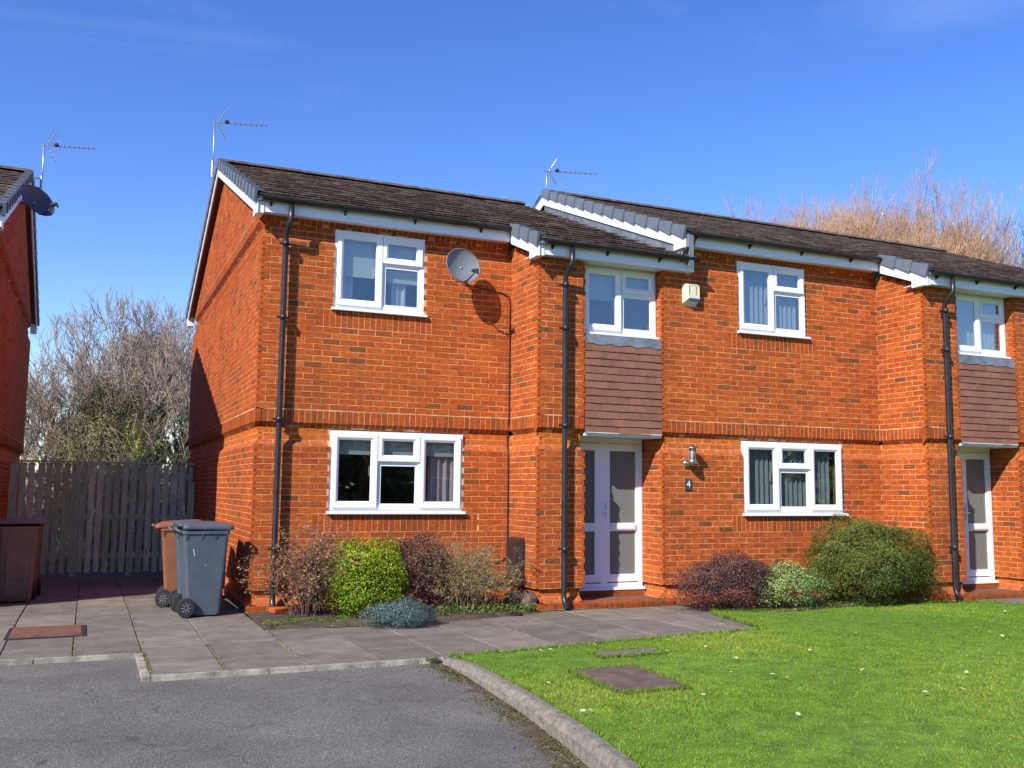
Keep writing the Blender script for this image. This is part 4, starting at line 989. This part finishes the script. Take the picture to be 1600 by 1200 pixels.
def twiggy(name, label, loc, stems, length, spreadv, mat, leafm, nleaf, lsize, seed, rad, depth=3, r=.007):
    e = empty(name, loc, label, 'shrub', 'garden shrubs by the houses'); g = np.random.default_rng(seed); S = []
    for i in range(stems):
        a = g.uniform(0, 6.28); k = g.uniform(.1, spreadv)
        grow(g, np.array([rad[0]*.35*g.normal(), rad[1]*.35*g.normal(), 0.]), np.array([k*math.cos(a)*rad[0], k*math.sin(a)*rad[1]-.05, 1.]), length*g.uniform(.6, 1), r*g.uniform(.6, 1.1), depth, S, .05, .55, (1, 3), .62, .0013, .75, 3, .6)
    S = np.array(S); seg_mesh('stem', S, mat, e, 3)
    if nleaf:
        k = g.integers(0, len(S), nleaf); P = S[k, 3:6]+g.normal(0, .012, (nleaf, 3)); nr = g.normal(size=(nleaf, 3)); nr /= np.linalg.norm(nr, axis=1)[:, None]
        P[:, 2] = np.maximum(P[:, 2], .01); leaves('foliage', e, P, nr, lsize, leafm, np.clip(g.normal(.5, .3, nleaf), 0, 1))
twiggy('rose_shrub', 'straggly half-bare shrub with reddish leaves around the corner downpipe', (.62, -.62, .0), 85, .6, .95, 'twig_brown', 'leaf_rose', 5200, .03, 21, (.3, .3), 3, .009)
twiggy('straw_shrub', 'dry straw-coloured twiggy shrub left of the meter box', (2.45, -.68, .0), 120, .5, 1.35, 'twig_straw', 'leaf_straw', 15000, .02, 22, (.6, .45), 3, .005)
def weeds():
    def patch(label, x0, x1, y0, y1, n, sz, seed, mat='weed', zmax=.09):
        g = np.random.default_rng(seed); P = np.column_stack([g.uniform(x0, x1, n), g.uniform(y0, y1, n), .03+g.uniform(0, zmax, n)**1.0]); k = np.sin(P[:, 0]*11)*np.sin(P[:, 1]*9+1) > -.25; P = P[k]
        nr = g.normal(size=(len(P), 3))*.6+np.array([0, 0, 1]); nr /= np.linalg.norm(nr, axis=1)[:, None]
        tag(leaves('ground_cover', None, P, nr, sz, mat, g.random(len(P))), label, 'weeds', kind='stuff')
    patch('low green weeds along the bed edge by the house corner', .0, 1.0, -1.36, -.95, 2200, .02, 31, zmax=.03)
    patch('leafy weeds at the foot of the straw-coloured shrub', 1.9, 3.25, -1.25, -.75, 2200, .03, 32)
    patch('thin weeds under the large dark green bush', 6.7, 8.8, -2.0, -1.6, 1600, .025, 33, zmax=.05)
weeds()
def moss():
    g = np.random.default_rng(35); Q = []
    for (ax, ay), (bx, by), m_ in (((-1.27, -2.46), (-1.27, -3.5), 260), ((-1.9, -2.46), (-1.3, -2.46), 60), ((0, -1.42), (1.2, -1.5), 260), ((.98, -3.66), (1.1, -3.66), 160), ((-.69, -3.5), (-.69, -2.2), 90), ((-1.84, -2.4), (-1.84, 2), 160), ((-1.27, -2.4), (-1.27, 2), 140), ((-.03, -3.4), (-.03, -1.5), 120), ((2.44, -3.4), (2.44, -1.3), 120), ((3.3, -1.), (4.0, -1.0), 160), ((-.02, 0), (-.02, 1.2), 120)):
        t_ = g.random(m_); Q.append(np.column_stack([ax+(bx-ax)*t_, ay+(by-ay)*t_, np.zeros(m_)])+g.normal(0, .011, (m_, 3)))
    P = np.concatenate(Q); P[:, 2] = np.abs(P[:, 2])*.6+.003; nr = g.normal(size=P.shape)*.5+np.array([0, 0, 1]); nr /= np.linalg.norm(nr, axis=1)[:, None]
    tag(leaves('moss', None, P, nr, .018, 'leaf_olive', g.random(len(P))), 'moss and tiny weeds growing in the paving joints', 'moss', kind='stuff')
    # crumbs of grit and moss lying along the kerb foot
    m_ = 5000; yy = g.uniform(-9, -3.7, m_); xx = np.array([kx(y) for y in yy])-np.abs(g.normal(0, .11, m_))-.005; zz = -.035-.022*np.maximum(0, -3.6-yy)+.004
    P = np.column_stack([xx, yy, zz]); k = np.sin(yy*5+xx*3)+g.normal(0, .5, m_) > -.3; P = P[k]; nr = g.normal(size=P.shape)*.5+np.array([0, 0, 1]); nr /= np.linalg.norm(nr, axis=1)[:, None]
    tag(leaves('grit', None, P, nr, .016, 'leaf_olive', g.random(len(P))*.5, .8), 'brown moss crumbs and grit along the kerb foot', 'grit', kind='stuff')
moss()

# ------------------------------------------------------------------ things on and by the walls
def bin_(loc, rz, body, label, nm='wheelie_bin', scuff=False):
    e = empty(nm, loc, label, 'bin', 'wheeled refuse bins'); e.rotation_euler = (0, 0, rz); e.scale = (.84, .88, 1.0)
    # local: front towards +x, wheels at -x
    def ring(x0, x1, y0, y1, z, c=.045):
        pts = []
        for cx, cy, a0 in ((x1-c, y1-c, 0), (x0+c, y1-c, 90), (x0+c, y0+c, 180), (x1-c, y0+c, 270)):
            for k in range(4): a = R(a0+30*k); pts.append((cx+c*math.cos(a), cy+c*math.sin(a), z))
        return pts
    def loft(rings, mat, name, smooth=True):
        b = MB(); n = len(rings[0]); vs = [p for r_ in rings for p in r_]; fs = []
        for i in range(len(rings)-1):
            for j in range(n): fs.append((i*n+j, i*n+(j+1) % n, (i+1)*n+(j+1) % n, (i+1)*n+j))
        fs += [tuple(range(n))[::-1], tuple(range((len(rings)-1)*n, len(rings)*n))]
        b.add(vs, fs); return b.build(name, mat, e, False)
    bo = loft([ring(-.2, .22, -.21, .21, .02), ring(-.21, .235, -.215, .215, .06), ring(-.3, .3, -.265, .265, .93), ring(-.305, .305, -.27, .27, .935), ring(-.315, .315, -.285, .285, .94), ring(-.315, .315, -.285, .285, .975)], body, 'body')
    b = MB()
    for s in (-1, 1):                                        # ribs under the rim and a raised side panel
        for x in (-.26, -.06, .12, .27): b.add([(x-.012, s*.262, .86), (x+.012, s*.262, .86), (x+.012, s*.287, .94), (x-.012, s*.287, .94), (x-.012, s*.24, .86), (x+.012, s*.24, .86)], [(0, 1, 2, 3), (0, 4, 5, 1)])
    b.build('rib', body, e)
    b = MB(); b.box(.262, .29, -.15, .15, .3, .8); b.box(.225, .262, -.14, .14, .1, .3); b.build('front_panel', body, e)
    li = loft([ring(-.33, .335, -.3, .3, .978, .06), ring(-.335, .345, -.305, .305, .995, .06), ring(-.33, .34, -.3, .3, 1.02, .06), ring(-.27, .27, -.24, .24, 1.045, .06), ring(-.22, .18, -.17, .17, 1.05, .05)], body, 'lid')
    li.rotation_euler = (0, R(random.choice((-1.5, -3.2, 1))), R(random.uniform(-1.5, 1.5))); li.location.z = .012
    b = MB(); b.tube([(-.30, -.2, .93), (-.38, -.2, .985), (-.39, 0, .995), (-.38, .2, .985), (-.30, .2, .93)], .016, 8); b.build('handle', body, e, True)
    b = MB(); b.tube([(-.32, -.2, 1.0), (-.37, -.2, 1.02), (-.37, .2, 1.02), (-.32, .2, 1.0)], .014, 8); b.build('lid_handle', body, li, True)
    for s in (-1, 1):
        b = MB(); y = s*.265; b.lathe([(.062, -.03), (.105, -.03), (.112, -.02), (.112, .02), (.105, .03), (.062, .03)], (-.23, y, .112), 'y', 24); wh = b.build('wheel', 'rubber', e)
        b = MB(); yo = y+s*.018
        b.lathe([(.07, -.008), (.07, .006), (.058, .01), (.058, -.008)], (-.23, yo, .112), 'y', 24); b.lathe([(.02, -.012), (.02, .018)], (-.23, yo, .112), 'y', 12)
        for k in range(8):
            a = 2*math.pi*k/8; c, sn = math.cos(a), math.sin(a)
            b.tube([(-.23+.018*c, yo+s*.014, .112+.018*sn), (-.23+.062*c, yo+s*.014, .112+.062*sn)], .006, 4)
        b.build('rim', 'rim', wh)
    if scuff:
        b = MB(); b.add([(-.17, -.2575, .77), (-.163, -.2575, .77), (-.14, -.253, .69), (-.146, -.253, .69)], [(0, 1, 2, 3)]); b.add([(0, -.2465, .58), (.009, -.2465, .58), (.009, -.247, .589), (0, -.247, .589)], [(0, 1, 2, 3)]); b.build('scuff_mark', 'white_paint', bo)
    b = MB(); b.tube([(-.23, -.26, .112), (-.23, .26, .112)], .011, 8); b.build('axle', 'steel', e)
    return e
bin_((-.53, .02, 0), R(2), 'bin_grey', 'blue-grey wheeled bin standing nearest the corner of the gable', scuff=True)
bin_((-.55, .6, -.005), R(-2), 'bin_grey', 'blue-grey wheeled bin half hidden behind the front one, lid showing')
bin_((-.66, 1.2, -.015), R(-6), 'bin_brown', 'orange-brown wheeled bin last of the row beside the gable')
bin_((-2.6, 2.4, -.035), R(-84), 'bin_dark_brown', 'dark brown wheeled bin in shade by the left-hand house, nearer one')
bin_((-2.58, 3.1, -.05), R(-88), 'bin_dark_brown', 'dark brown wheeled bin tucked behind the shaded one by the left-hand house')
def fence():
    z0 = -.13; y = 6.95; e = empty('wooden_fence', (-1.5, y, z0), 'weathered grey-green slatted fence closing the passage between the houses', 'fence')
    xa, xb = -1.47, 1.47; g = random.Random(5)
    for (x0, x1, yy, nm) in ((-1.55, -1.42, 0, 'post'), (-.52, -.43, .055, 'post'), (.4, .49, .055, 'post'), (1.4, 1.46, 0, 'post')):
        b = MB(); h = 1.98 if nm == 'post' else 2
        b.box(x0, x1, yy-.03, yy+.06, 0, h-.01, .4); b.build('post', 'fence_wood', e)
    for x0, x1 in ((-1.62, -1.54), (1.462, 1.52)):
        b = MB(); b.box(x0, x1, -.06, .04, 0, 1.62, .6); b.lathe([(.04, 1.62), (.035, 1.65), (.01, 1.67)], ((x0+x1)/2, -.01, 0), n=8); b.build('post', 'fence_wood', e)
    for z in (.32, 1.0, 1.72): b = MB(); b.box(xa, xb, .031, .075, z, z+.09, .3); b.build('rail', 'fence_wood', e)
    b = MB(); b.box(-1.56, 1.53, -.05, .1, 2.0, 2.03, .4); b.build('capping', 'fence_wood', e)
    x = -1.4; i = 0
    while x < 1.36:
        wd = g.uniform(.092, .102); b = MB(); t = g.random(); dx = g.uniform(-.008, .008)
        bt = .05+g.uniform(0, .03); tp = 1.985
        b.add([(x, 0, bt), (x+wd, 0, bt), (x+wd, .022, bt), (x, .022, bt), (x+dx, 0, tp), (x+wd+dx, 0, tp), (x+wd+dx, .022, tp), (x+dx, .022, tp)], [(3, 2, 1, 0), (4, 5, 6, 7), (0, 1, 5, 4), (1, 2, 6, 5), (2, 3, 7, 6), (3, 0, 4, 7)], t)
        b.build('fence_board', 'fence_wood', e); x += .139; i += 1
fence()

def dish(loc, aim, label, mat, a=.27, b_=.30, arm_down=True, wall=(0, .3, 0)):
    """offset dish: reflector, arm with receiver, wall bracket; +y local is the back"""
    e = empty('satellite_dish', loc, label, 'satellite dish', 'satellite dishes')
    q = Vector(aim).normalized().to_track_quat('-Y', 'Z')
    M_ = q.to_matrix()
    def T(p): return tuple(M_ @ Vector(p))
    b = MB(); n = 36; rings = 7; vs = []; fs = []
    for k in range(rings+1):
        r = k/rings
        for j in range(n): t = 2*math.pi*j/n; vs.append(T((a*r*math.cos(t), .075*(1-r*r), b_*r*math.sin(t))))
    for k in range(rings):
        for j in range(n): fs.append((k*n+j, k*n+(j+1) % n, (k+1)*n+(j+1) % n, (k+1)*n+j))
    b.add(vs, fs); ro = b.build('reflector', mat, e, True)
    b = MB(); b.tube([T((a*math.cos(2*math.pi*j/n), 0, b_*math.sin(2*math.pi*j/n))) for j in range(n)]+[T((a, 0, 0))], .006, 5); b.build('rim', mat, ro, True)
    b = MB(); b.tube([T((0, .05, -b_*.85)), T((0, -.05, -b_*1.05)), T((.03, -.24, -b_*.8))], .011, 6); b.build('arm', 'black_plastic', e, True)
    b = MB(); b.tube([T((.03, -.28, -b_*.8)), T((.03, -.23, -b_*.72)), T((.03, -.17, -b_*.62))], [.028, .03, .02], 10); b.tube([T((.03, -.27, -b_*.8)), T((.03, -.29, -b_*1.)) ], .016, 8); b.build('receiver', 'rubber', e, True)
    b = MB(); wv = Vector(wall); b.tube([T((0, .07, 0)), tuple(Vector(T((0, .1, -.02)))*.6+wv*.4), tuple(wv)], .018, 8); b.build('mast', 'alu', e, True)
    d = wv.normalized(); b = MB(); c = wv
    if abs(d.y) > abs(d.x): b.box(c.x-.06, c.x+.06, c.y-.006, c.y+.0, c.z-.09, c.z+.09)
    else: b.box(c.x-.0, c.x+.006, c.y-.06, c.y+.06, c.z-.09, c.z+.09)
    b.build('wall_plate', 'alu', e)
    return e
dish((2.53, -.3, 4.39), (.14, -1, .22), 'grey satellite dish on the upper wall right of the bedroom window', 'dish_grey', .245, .235, wall=(.06, .298, -.06))
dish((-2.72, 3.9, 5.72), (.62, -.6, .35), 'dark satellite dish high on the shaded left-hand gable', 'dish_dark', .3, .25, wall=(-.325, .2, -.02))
def cable():
    b = MB(); b.tube([(2.62, -.02, 4.22), (2.9, -.014, 4.17), (3.2, -.014, 4.14), (3.3, -.016, 4.1), (3.325, -.016, 4.0), (3.325, -.016, 2.46), (3.325, -.016, 2.42), (3.33, .035, 2.2), (3.33, .035, 2.08), (3.325, -.012, 1.96), (3.325, -.012, .62), (3.24, -.012, .55), (3.14, -.012, .53)], .007, 6)
    tag(b.build('cable', 'rubber', None, True), 'thin black cable running down the corner from the grey dish', 'cable')
cable()
def aerial(loc, label, boom_dir, blen, h, foot):
    e = empty('tv_aerial', loc, label, 'aerial', 'roof television aerials'); d = Vector(boom_dir).normalized(); s = Vector((-d.y, d.x, 0)).normalized(); u = d.cross(s)*-1
    u = s.cross(d); 
    if u.z < 0: u = -u
    b = MB(); b.tube([(0, 0, 0), (.01, 0, h*.5), (0, 0, h)], .014, 8); b.build('mast', 'alu', e, True)
    t = Vector((0, 0, h-.02)); b = MB(); b.tube([t-d*.05, t+d*blen], .009, 6); bo = b.build('boom', 'alu', e)
    for k in range(8):
        p = t+d*(.25+(blen-.26)*k/7); b = MB(); b.tube([p-s*.07, p+s*.07], .0045, 5); b.build('element', 'alu', bo)
        b = MB(); b.tube([p-u*.022, p+u*.022], .004, 5); b.build('element_clip', 'rubber', bo)
    for q in (.35, -.35):
        for k in range(4):
            p = t+d*(.07+.03*k)+u*(q/abs(q))*(.04+.06*k); b = MB(); b.tube([p-s*.15, p+s*.15], .0045, 5); b.build('reflector_rod', 'alu', bo)
        b = MB(); b.tube([t+d*.05, t+d*.19+u*(q/abs(q))*.24], .007, 5); b.build('reflector_arm', 'alu', bo)
    b = MB(); b.lathe([(.02, -.03), (.035, -.02), (.035, .02), (.02, .03)], tuple(t+d*.2+u*.02), 'z', 10); b.build('dipole_box', 'rubber', bo)
    b = MB(); f = Vector(foot)
    for z in (.04, .2): b.tube([(0, 0, z), (f.x, f.y, f.z+z)], .009, 6)
    b.tube([(0, 0, -.03), (0, 0, .25)], .02, 8); b.build('bracket', 'alu', e)
aerial((-.21, 4.25, 6.58), 'television aerial on the apex of the tall end gable', (.97, -.2, .02), .85, .93, (.09, 0, 0))
aerial((5.5, 3.4, 6.7), 'television aerial on the middle ridge behind the lower roof', (.93, -.3, -.02), .92, .56, (0, .02, -.05))
aerial((-2.8, 5.75, 6.4), 'television aerial on the apex of the left-hand house', (.97, -.2, .02), .8, .8, (-.1, 0, 0))

def alarm():
    e = empty('alarm_box', (5.645, -PJ, 4.02), 'cream burglar alarm box with blue lower edge on the upper wall', 'alarm box')
    b = MB(); w_, d_ = .115, .085
    b.add([(-w_, 0, .03), (w_, 0, .03), (w_, -d_, .09), (-w_, -d_*.5, .03), (-w_, -d_*.0, .03), (-w_, 0, .31), (w_, 0, .31), (w_, -d_, .295), (-w_+.045, -d_, .295), (-w_+.045, -d_, .09), (-w_, -.02, .3)],
          [(5, 6, 7, 8, 10), (8, 7, 2, 9), (10, 8, 9, 0), (0, 5, 10), (6, 1, 2, 7), (0, 9, 2, 1)]); b.build('housing', 'cream', e)
    b = MB(); b.box(-.055, .1, -d_-.004, -d_+.01, .062, .1); b.build('lens', 'blue_lens', e)
    b = MB(); b.add([(-.1, 0, .0), (.1, 0, .0), (.1, -.07, .06), (-.05, -.07, .06)], [(0, 1, 2, 3), (3, 2, 1, 0)]); b.build('base', 'soffit', e)
    b = MB(); b.box(-.066, -.06, -d_-.0035, -d_-.0005, .12, .285); b.box(-.06, .05, -d_-.0035, -d_-.0005, .279, .285); b.build('panel_line', 'slat', e)
    for x, z0, n, st in ((-.05, .262, 5, .024), (.06, .266, 6, .022)):      # two upright rows of small dark characters, too small to read
        for i in range(n):
            b = MB(); w2 = random.uniform(.004, .008); z = z0-i*st
            b.box(x-w2, x+w2, -d_-.003, -d_-.0005, z-.007, z-.001); b.box(x-w2*random.uniform(-.3, .6), x+w2*.9, -d_-.003, -d_-.0005, z+.0005, z+.007); b.build('printed_mark', 'ink', e)
def text(body, loc, size, mat, parent, name):
    cu = bpy.data.curves.new('t', 'FONT'); cu.body = body; cu.size = size; cu.align_x = 'CENTER'; cu.align_y = 'CENTER'; cu.extrude = .0006
    o = bpy.data.objects.new('t', cu); COL.objects.link(o); bpy.context.view_layer.update()
    me = bpy.data.meshes.new_from_object(o.evaluated_get(bpy.context.evaluated_depsgraph_get())); bpy.data.objects.remove(o)
    me.materials.clear(); me.materials.append(MATS[mat]); p = bpy.data.objects.new(name, me); COL.objects.link(p); p.location = loc; p.rotation_euler = (R(90), 0, 0); p.parent = parent; return p
alarm()
def lamp():
    e = empty('wall_lamp', (5.6, -PJ, 1.8), 'stainless steel wall lantern with glass tube beside the number plate', 'lamp')
    b = MB(); b.lathe([(.052, 0), (.052, -.02), (.04, -.03), (.02, -.035)], (-.03, 0, .06), 'y', 20); b.build('wall_plate', 'steel', e, True)
    b = MB(); b.tube([(-.03, -.03, .06), (-.015, -.09, .055), (0, -.105, .06)], .02, 10); b.build('arm', 'steel', e, True)
    b = MB(); b.lathe([(.03, .04), (.058, .05), (.06, .1), (.056, .105)], (0, -.105, 0), n=20); b.build('collar', 'steel', e, True)
    b = MB(); b.lathe([(.05, .106), (.05, .26)], (0, -.105, 0), n=20); b.build('glass_tube', 'lamp_glass', e, True)
    b = MB(); b.lathe([(.012, .11), (.014, .2), (.004, .22)], (0, -.105, 0), n=10); b.build('bulb', 'white_paint', e, True)
    b = MB(); b.lathe([(.09, .262), (.092, .268), (.05, .29), (.01, .302)], (0, -.105, 0), n=24); b.build('cap', 'steel', e, True)
    for k in range(3):
        a = 2*math.pi*k/3; b = MB(); b.tube([(.054*math.cos(a), -.105+.054*math.sin(a), .1), (.054*math.cos(a), -.105+.054*math.sin(a), .264)], .004, 5); b.build('rod', 'steel', e)
lamp()
e_ = empty('number_plate', (5.6, -PJ, 1.58), 'small slate house number plate reading 4 below the wall lamp', 'sign')
b = MB(); b.box(-.05, .05, -.014, -.002, -.075, .075); b.build('plate', 'slate', e_); text('4', (0, -.0148, 0), .125, 'white_paint', e_, 'digit')
def meter():
    e = empty('meter_box', (3.36, -.3, .27), 'dark brown plastic meter box low on the side of the projecting pier', 'meter box')
    b = MB(); b.add([(-.012, -.22, 0), (-.012, .2, 0), (-.012, .2, .6), (-.012, -.22, .6), (-.09, -.2, .0), (-.09, .18, .0), (-.09, .18, .575), (-.09, -.2, .575)], [(0, 1, 2, 3), (7, 6, 5, 4), (0, 4, 5, 1), (3, 2, 6, 7), (0, 3, 7, 4), (1, 5, 6, 2)]); b.build('case', 'meter_brown', e)
    b = MB(); b.box(-.102, -.0905, -.18, .16, .03, .545); b.build('door', 'meter_brown', e)
    b = MB(); b.box(-.06, -.01, -.235, -.2245, .02, .56); b.build('hinge_strip', 'meter_brown', e)
meter()
def rubble():
    for i, (x, y, s, lb) in enumerate(((3.2, -.55, .14, 'weathered stone block left of the pier foot'), (3.28, -.8, .12, 'small weathered stone against the pier foot'))):
        g = np.random.default_rng(40+i); b = MB(); b.lathe([(s*.7, -.02), (s, .02), (s*.9, .14), (s*.5, .2), (.02, .21)], n=7)
        b.v = [tuple(np.array(p)*(1+g.normal(0, .08, 3))) for p in b.v]; o = b.build('stone', 'dark_stone', None, False, (x, y, .02)); tag(o, lb, 'stone')
    b = MB(); b.box(-.11, .11, -.07, .07, 0, .05, .75); o = b.build('loose_brick', 'brick', None, False, (.3, -.42, .05)); o.rotation_euler = (.1, .05, .4); tag(o, 'loose orange brick lying in the bed below the corner downpipe', 'brick')
rubble()

# ------------------------------------------------------------------ background trees
def bare_tree(label, loc, h, seed, mat, trunk=.13, depth=5, spread=.5, lean=(0, 0), up=.25, n0=1, shrink=.7, rmin=.006, ang=.5, side=.65, ivy=0, name='bare_tree', wob=.3, first=.36):
    e = empty(name, loc, label, 'tree', 'leafless trees behind the houses'); g = np.random.default_rng(seed); S = []
    for i in range(n0):
        a = g.uniform(0, 6.28); k = spread if n0 > 1 else .08
        grow(g, np.array([.2*math.cos(a)*(n0 > 1), .2*math.sin(a)*(n0 > 1), -.2]), np.array([k*math.cos(a)+lean[0], k*math.sin(a)+lean[1], 1.]), h*first, trunk, depth, S, up, wob, (2, 4), shrink, rmin, ang, 4, side)
    S = np.array(S); mz = S[:, 5].max(); sc = h/mz; S[:, :6] *= sc; S[:, 6:] *= min(1., sc)
    big = S[:, 6] > trunk*.3*min(1, sc)
    seg_mesh('trunk', S[big], 'bark', e, 6); seg_mesh('crown', S[~big], mat, e, 3)
    if ivy:
        low = S[(S[:, 6] > trunk*.22)]; k = g.integers(0, len(low), ivy); t = g.random(ivy)[:, None]; P = low[k, :3]*(1-t)+low[k, 3:6]*t; nr = g.normal(size=(ivy, 3)); nr /= np.linalg.norm(nr, axis=1)[:, None]
        P = P+nr*(np.abs(g.normal(0, .2, ivy)))[:, None]; kk = P[:, 2] < h*.72; leaves('ivy', e, P[kk], nr[kk], .13, 'leaf_ivy', np.clip(g.normal(.4, .3, kk.sum()), 0, 1), .8)
    return e
bare_tree('bare grey-brown tree with fine upright twigs behind the middle of the fence', (-1.1, 17.5, -.3), 7.6, 51, 'twig_grey', .15, 5, n0=3, spread=.25, rmin=.007, ang=.42)
bare_tree('ivy-clad bare tree behind the fence close to the end gable', (-.35, 14.8, -.3), 6.7, 52, 'twig_grey', .15, 5, rmin=.007, ivy=30000, n0=3, spread=.22, name='ivy_tree', ang=.42)
bare_tree('low spreading bare tree behind the fence next to the left-hand house', (-3.1, 17., -.3), 6.4, 53, 'twig_grey', .11, 5, n0=8, spread=.55, rmin=.006)
bare_tree('thin bare tree between the ivy-clad tree and the end gable', (1.1, 19, -.3), 7.6, 54, 'twig_grey', .1, 5, rmin=.006, n0=3, spread=.3)
bush_kw = dict(cat='thicket')
def thicket():
    e = empty('overgrown_mound', (-1.35, 14.2, -.3), 'dome of ivy and olive-brown growth behind the fence', 'thicket'); g = np.random.default_rng(61)
    P, nr, lt = cloud((0, 0, 0), (1.55, 1.1, 2.6), 24000, 160, .2, seed=61); t = np.clip(.45+lt+g.normal(0, .2, len(P)), 0, 1); leaves('foliage', e, P, nr, .06, 'leaf_olive', t)
    S = []
    for i in range(40): a = g.uniform(0, 6.28); grow(g, np.array([.02*math.cos(a), .02*math.sin(a), 0]), np.array([.6*math.cos(a), .5*math.sin(a), 1.]), 1.7, .02, 3, S, .1, .4, (1, 3), .65, .004, .6, 4, .5)
    seg_mesh('stem', S, 'twig_straw', e, 3)
    e = empty('lime_shrub', (-.9, 12.6, -.3), 'yellow-green leafy shrub just behind the fence', 'shrub'); g = np.random.default_rng(62)
    P, nr, lt = cloud((0, 0, 0), (.5, .45, 1.9), 4500, 60, .2, seed=62); leaves('foliage', e, P, nr, .075, 'leaf_lime', np.clip(.25+.4*P[:, 2]/3+lt+g.normal(0, .2, len(P)), 0, 1))
    S = []
    for i in range(10): a = g.uniform(0, 6.28); grow(g, np.array([.01*math.cos(a), .01*math.sin(a), 0]), np.array([.3*math.cos(a), .3*math.sin(a), 1.]), 1.6, .015, 2, S, .1, .3, (1, 3), .6, .004, .5, 4, .4)
    seg_mesh('stem', S, 'twig_brown', e, 3)
    # tangle of arching pale bramble stems
    g = np.random.default_rng(63); S = []
    for i in range(700):
        p = np.array([g.uniform(-4.2, 2.2), g.uniform(9.6, 12.8), -.3]); d = np.array([g.normal(0, .35), g.normal(0, .2), 1.]); l = g.uniform(1.6, 3.9); st = 9; r = g.uniform(.004, .011)
        bend = np.array([g.normal(0, .12), g.normal(0, .06), -g.uniform(.05, .3)])
        for k in range(st):
            d = d/np.linalg.norm(d); q = p+d*l/st; S.append((*p, *q, r*(1-k/st*.7), r*(1-(k+1)/st*.7))); p = q; d = d+bend*(k/st)*1.4
            if g.random() < .55:
                dd = d+g.normal(0, .6, 3); dd /= np.linalg.norm(dd); S.append((*p, *(p+dd*g.uniform(.15, .5)), r*.5, r*.25))
    tag(seg_mesh('brambles', S, 'bramble', None, 3), 'tangle of pale dry bramble stems behind the fence', 'brambles', kind='stuff')
    g = np.random.default_rng(64); n = 9000; P = np.column_stack([g.uniform(-4.5, 2.4, n), g.uniform(10, 15, n), g.uniform(-.3, 1, n)**1.0*1.9]); P[:, 2] *= .8+.3*np.sin(P[:, 0]*2.3)
    nr = g.normal(size=(n, 3)); nr /= np.linalg.norm(nr, axis=1)[:, None]; tag(leaves('undergrowth', None, P, nr, .08, 'leaf_olive', np.clip(g.normal(.45, .25, n), 0, 1)), 'low olive-brown undergrowth behind the fence', 'undergrowth', kind='stuff')
thicket()
OT = ['first and lowest orange-twigged bare tree above the middle roof', 'second orange-twigged bare tree from the left above the roof', 'third orange-twigged bare tree from the left above the roof', 'fourth orange-twigged bare tree from the left above the roof', 'tallest orange-twigged bare tree above the right-hand roof', 'last orange-twigged bare tree at the right end of its row']
for i, (x, y, h, sd) in enumerate(((27.8, 25, 16.2, 71), (30.4, 25, 16.9, 72), (32.6, 24.5, 16.8, 77), (34.4, 25.5, 18.2, 78), (36., 25, 18.0, 73), (38.2, 26, 16.0, 76))):
    bare_tree(OT[i], (x, y, -.3), h, sd, 'twig_orange', .24, 5, n0=9, spread=.36, up=.55, rmin=.011, ang=.42, name='orange_tree', wob=.2, side=.7, first=.42)
for i, (x, y, h, sd) in enumerate(((42.2, 27, 17.3, 74), (46.2, 27, 18.3, 75))):
    bare_tree(['dark bare tree right of the orange-twigged trees', 'dark bare tree at the right edge above the roof'][i], (x, y, -.3), h, sd, 'twig_dark', .26, 5, n0=8, spread=.42, up=.3, rmin=.012, ang=.5)
def reflection_street():  # unseen houses and trees behind the camera, added for the windows to reflect
    for i, (x, lb) in enumerate(((-14, 'plain brick house across the road, left one'), (1, 'plain brick house across the road, middle one'), (16, 'plain brick house across the road, right one'), (31, 'plain brick house across the road, second from the right end'), (46, 'plain brick house across the road, at the right end'))):
        e = empty('brick_house', (x, -30, -.2), lb, 'house', 'houses across the road')
        b = MB(); b.box(-5, 5, -8, 0, 0, 5, .5); b.build('wall', 'brick', e)
        b = MB(); b.add([(-5.2, .3, 4.9), (5.2, .3, 4.9), (5.2, -4, 7), (-5.2, -4, 7), (-5.2, -8.3, 4.9), (5.2, -8.3, 4.9)], [(0, 1, 2, 3), (3, 2, 5, 4), (0, 3, 4), (1, 5, 2)]); b.build('roof', 'roof_tile', e)
        for wx in (-3.4, -.6, 2.2):
            for z in (1, 3.4):
                b = MB(); b.box(wx, wx+1.4, .005, .05, z, z+1.1); wi = b.build('window', 'upvc', e); b = MB(); b.box(wx+.08, wx+1.32, .055, .06, z+.08, z+1.02); b.build('pane', 'slate', wi)
    sheet('road', [(1.5, -13.2), (80, -13.2), (80, -24), (1.5, -24)], -.13, 'asphalt')  # unseen strip of road, added for the window reflections
    g = np.random.default_rng(81)
    for i, x in enumerate((-21, -6.6, 8.4, 23, 31)):
        e = empty('evergreen_tree', (x, -27-i % 2*4, -.2), ['evergreen tree across the road at the far left', 'evergreen tree across the road left of the middle house', 'evergreen tree across the road right of the middle house', 'evergreen tree across the road beyond the right house', 'evergreen tree across the road at the far right'][i], 'tree', 'trees across the road')
        P, nr, lt = cloud((0, 0, 0), (3, 2.6, 4), 5000, 60, .3, seed=90+i); leaves('crown', e, P, nr, .42, 'leaf_ivy', np.clip(.5+lt+g.normal(0, .2, len(P)), 0, 1))
        b = MB(); b.tube([(0, 0, -.1), (.1, 0, 2), (0, 0, 4)], [.22, .17, .08], 8); b.build('trunk', 'bark', e)
reflection_street()
print('objects', len(bpy.data.objects))
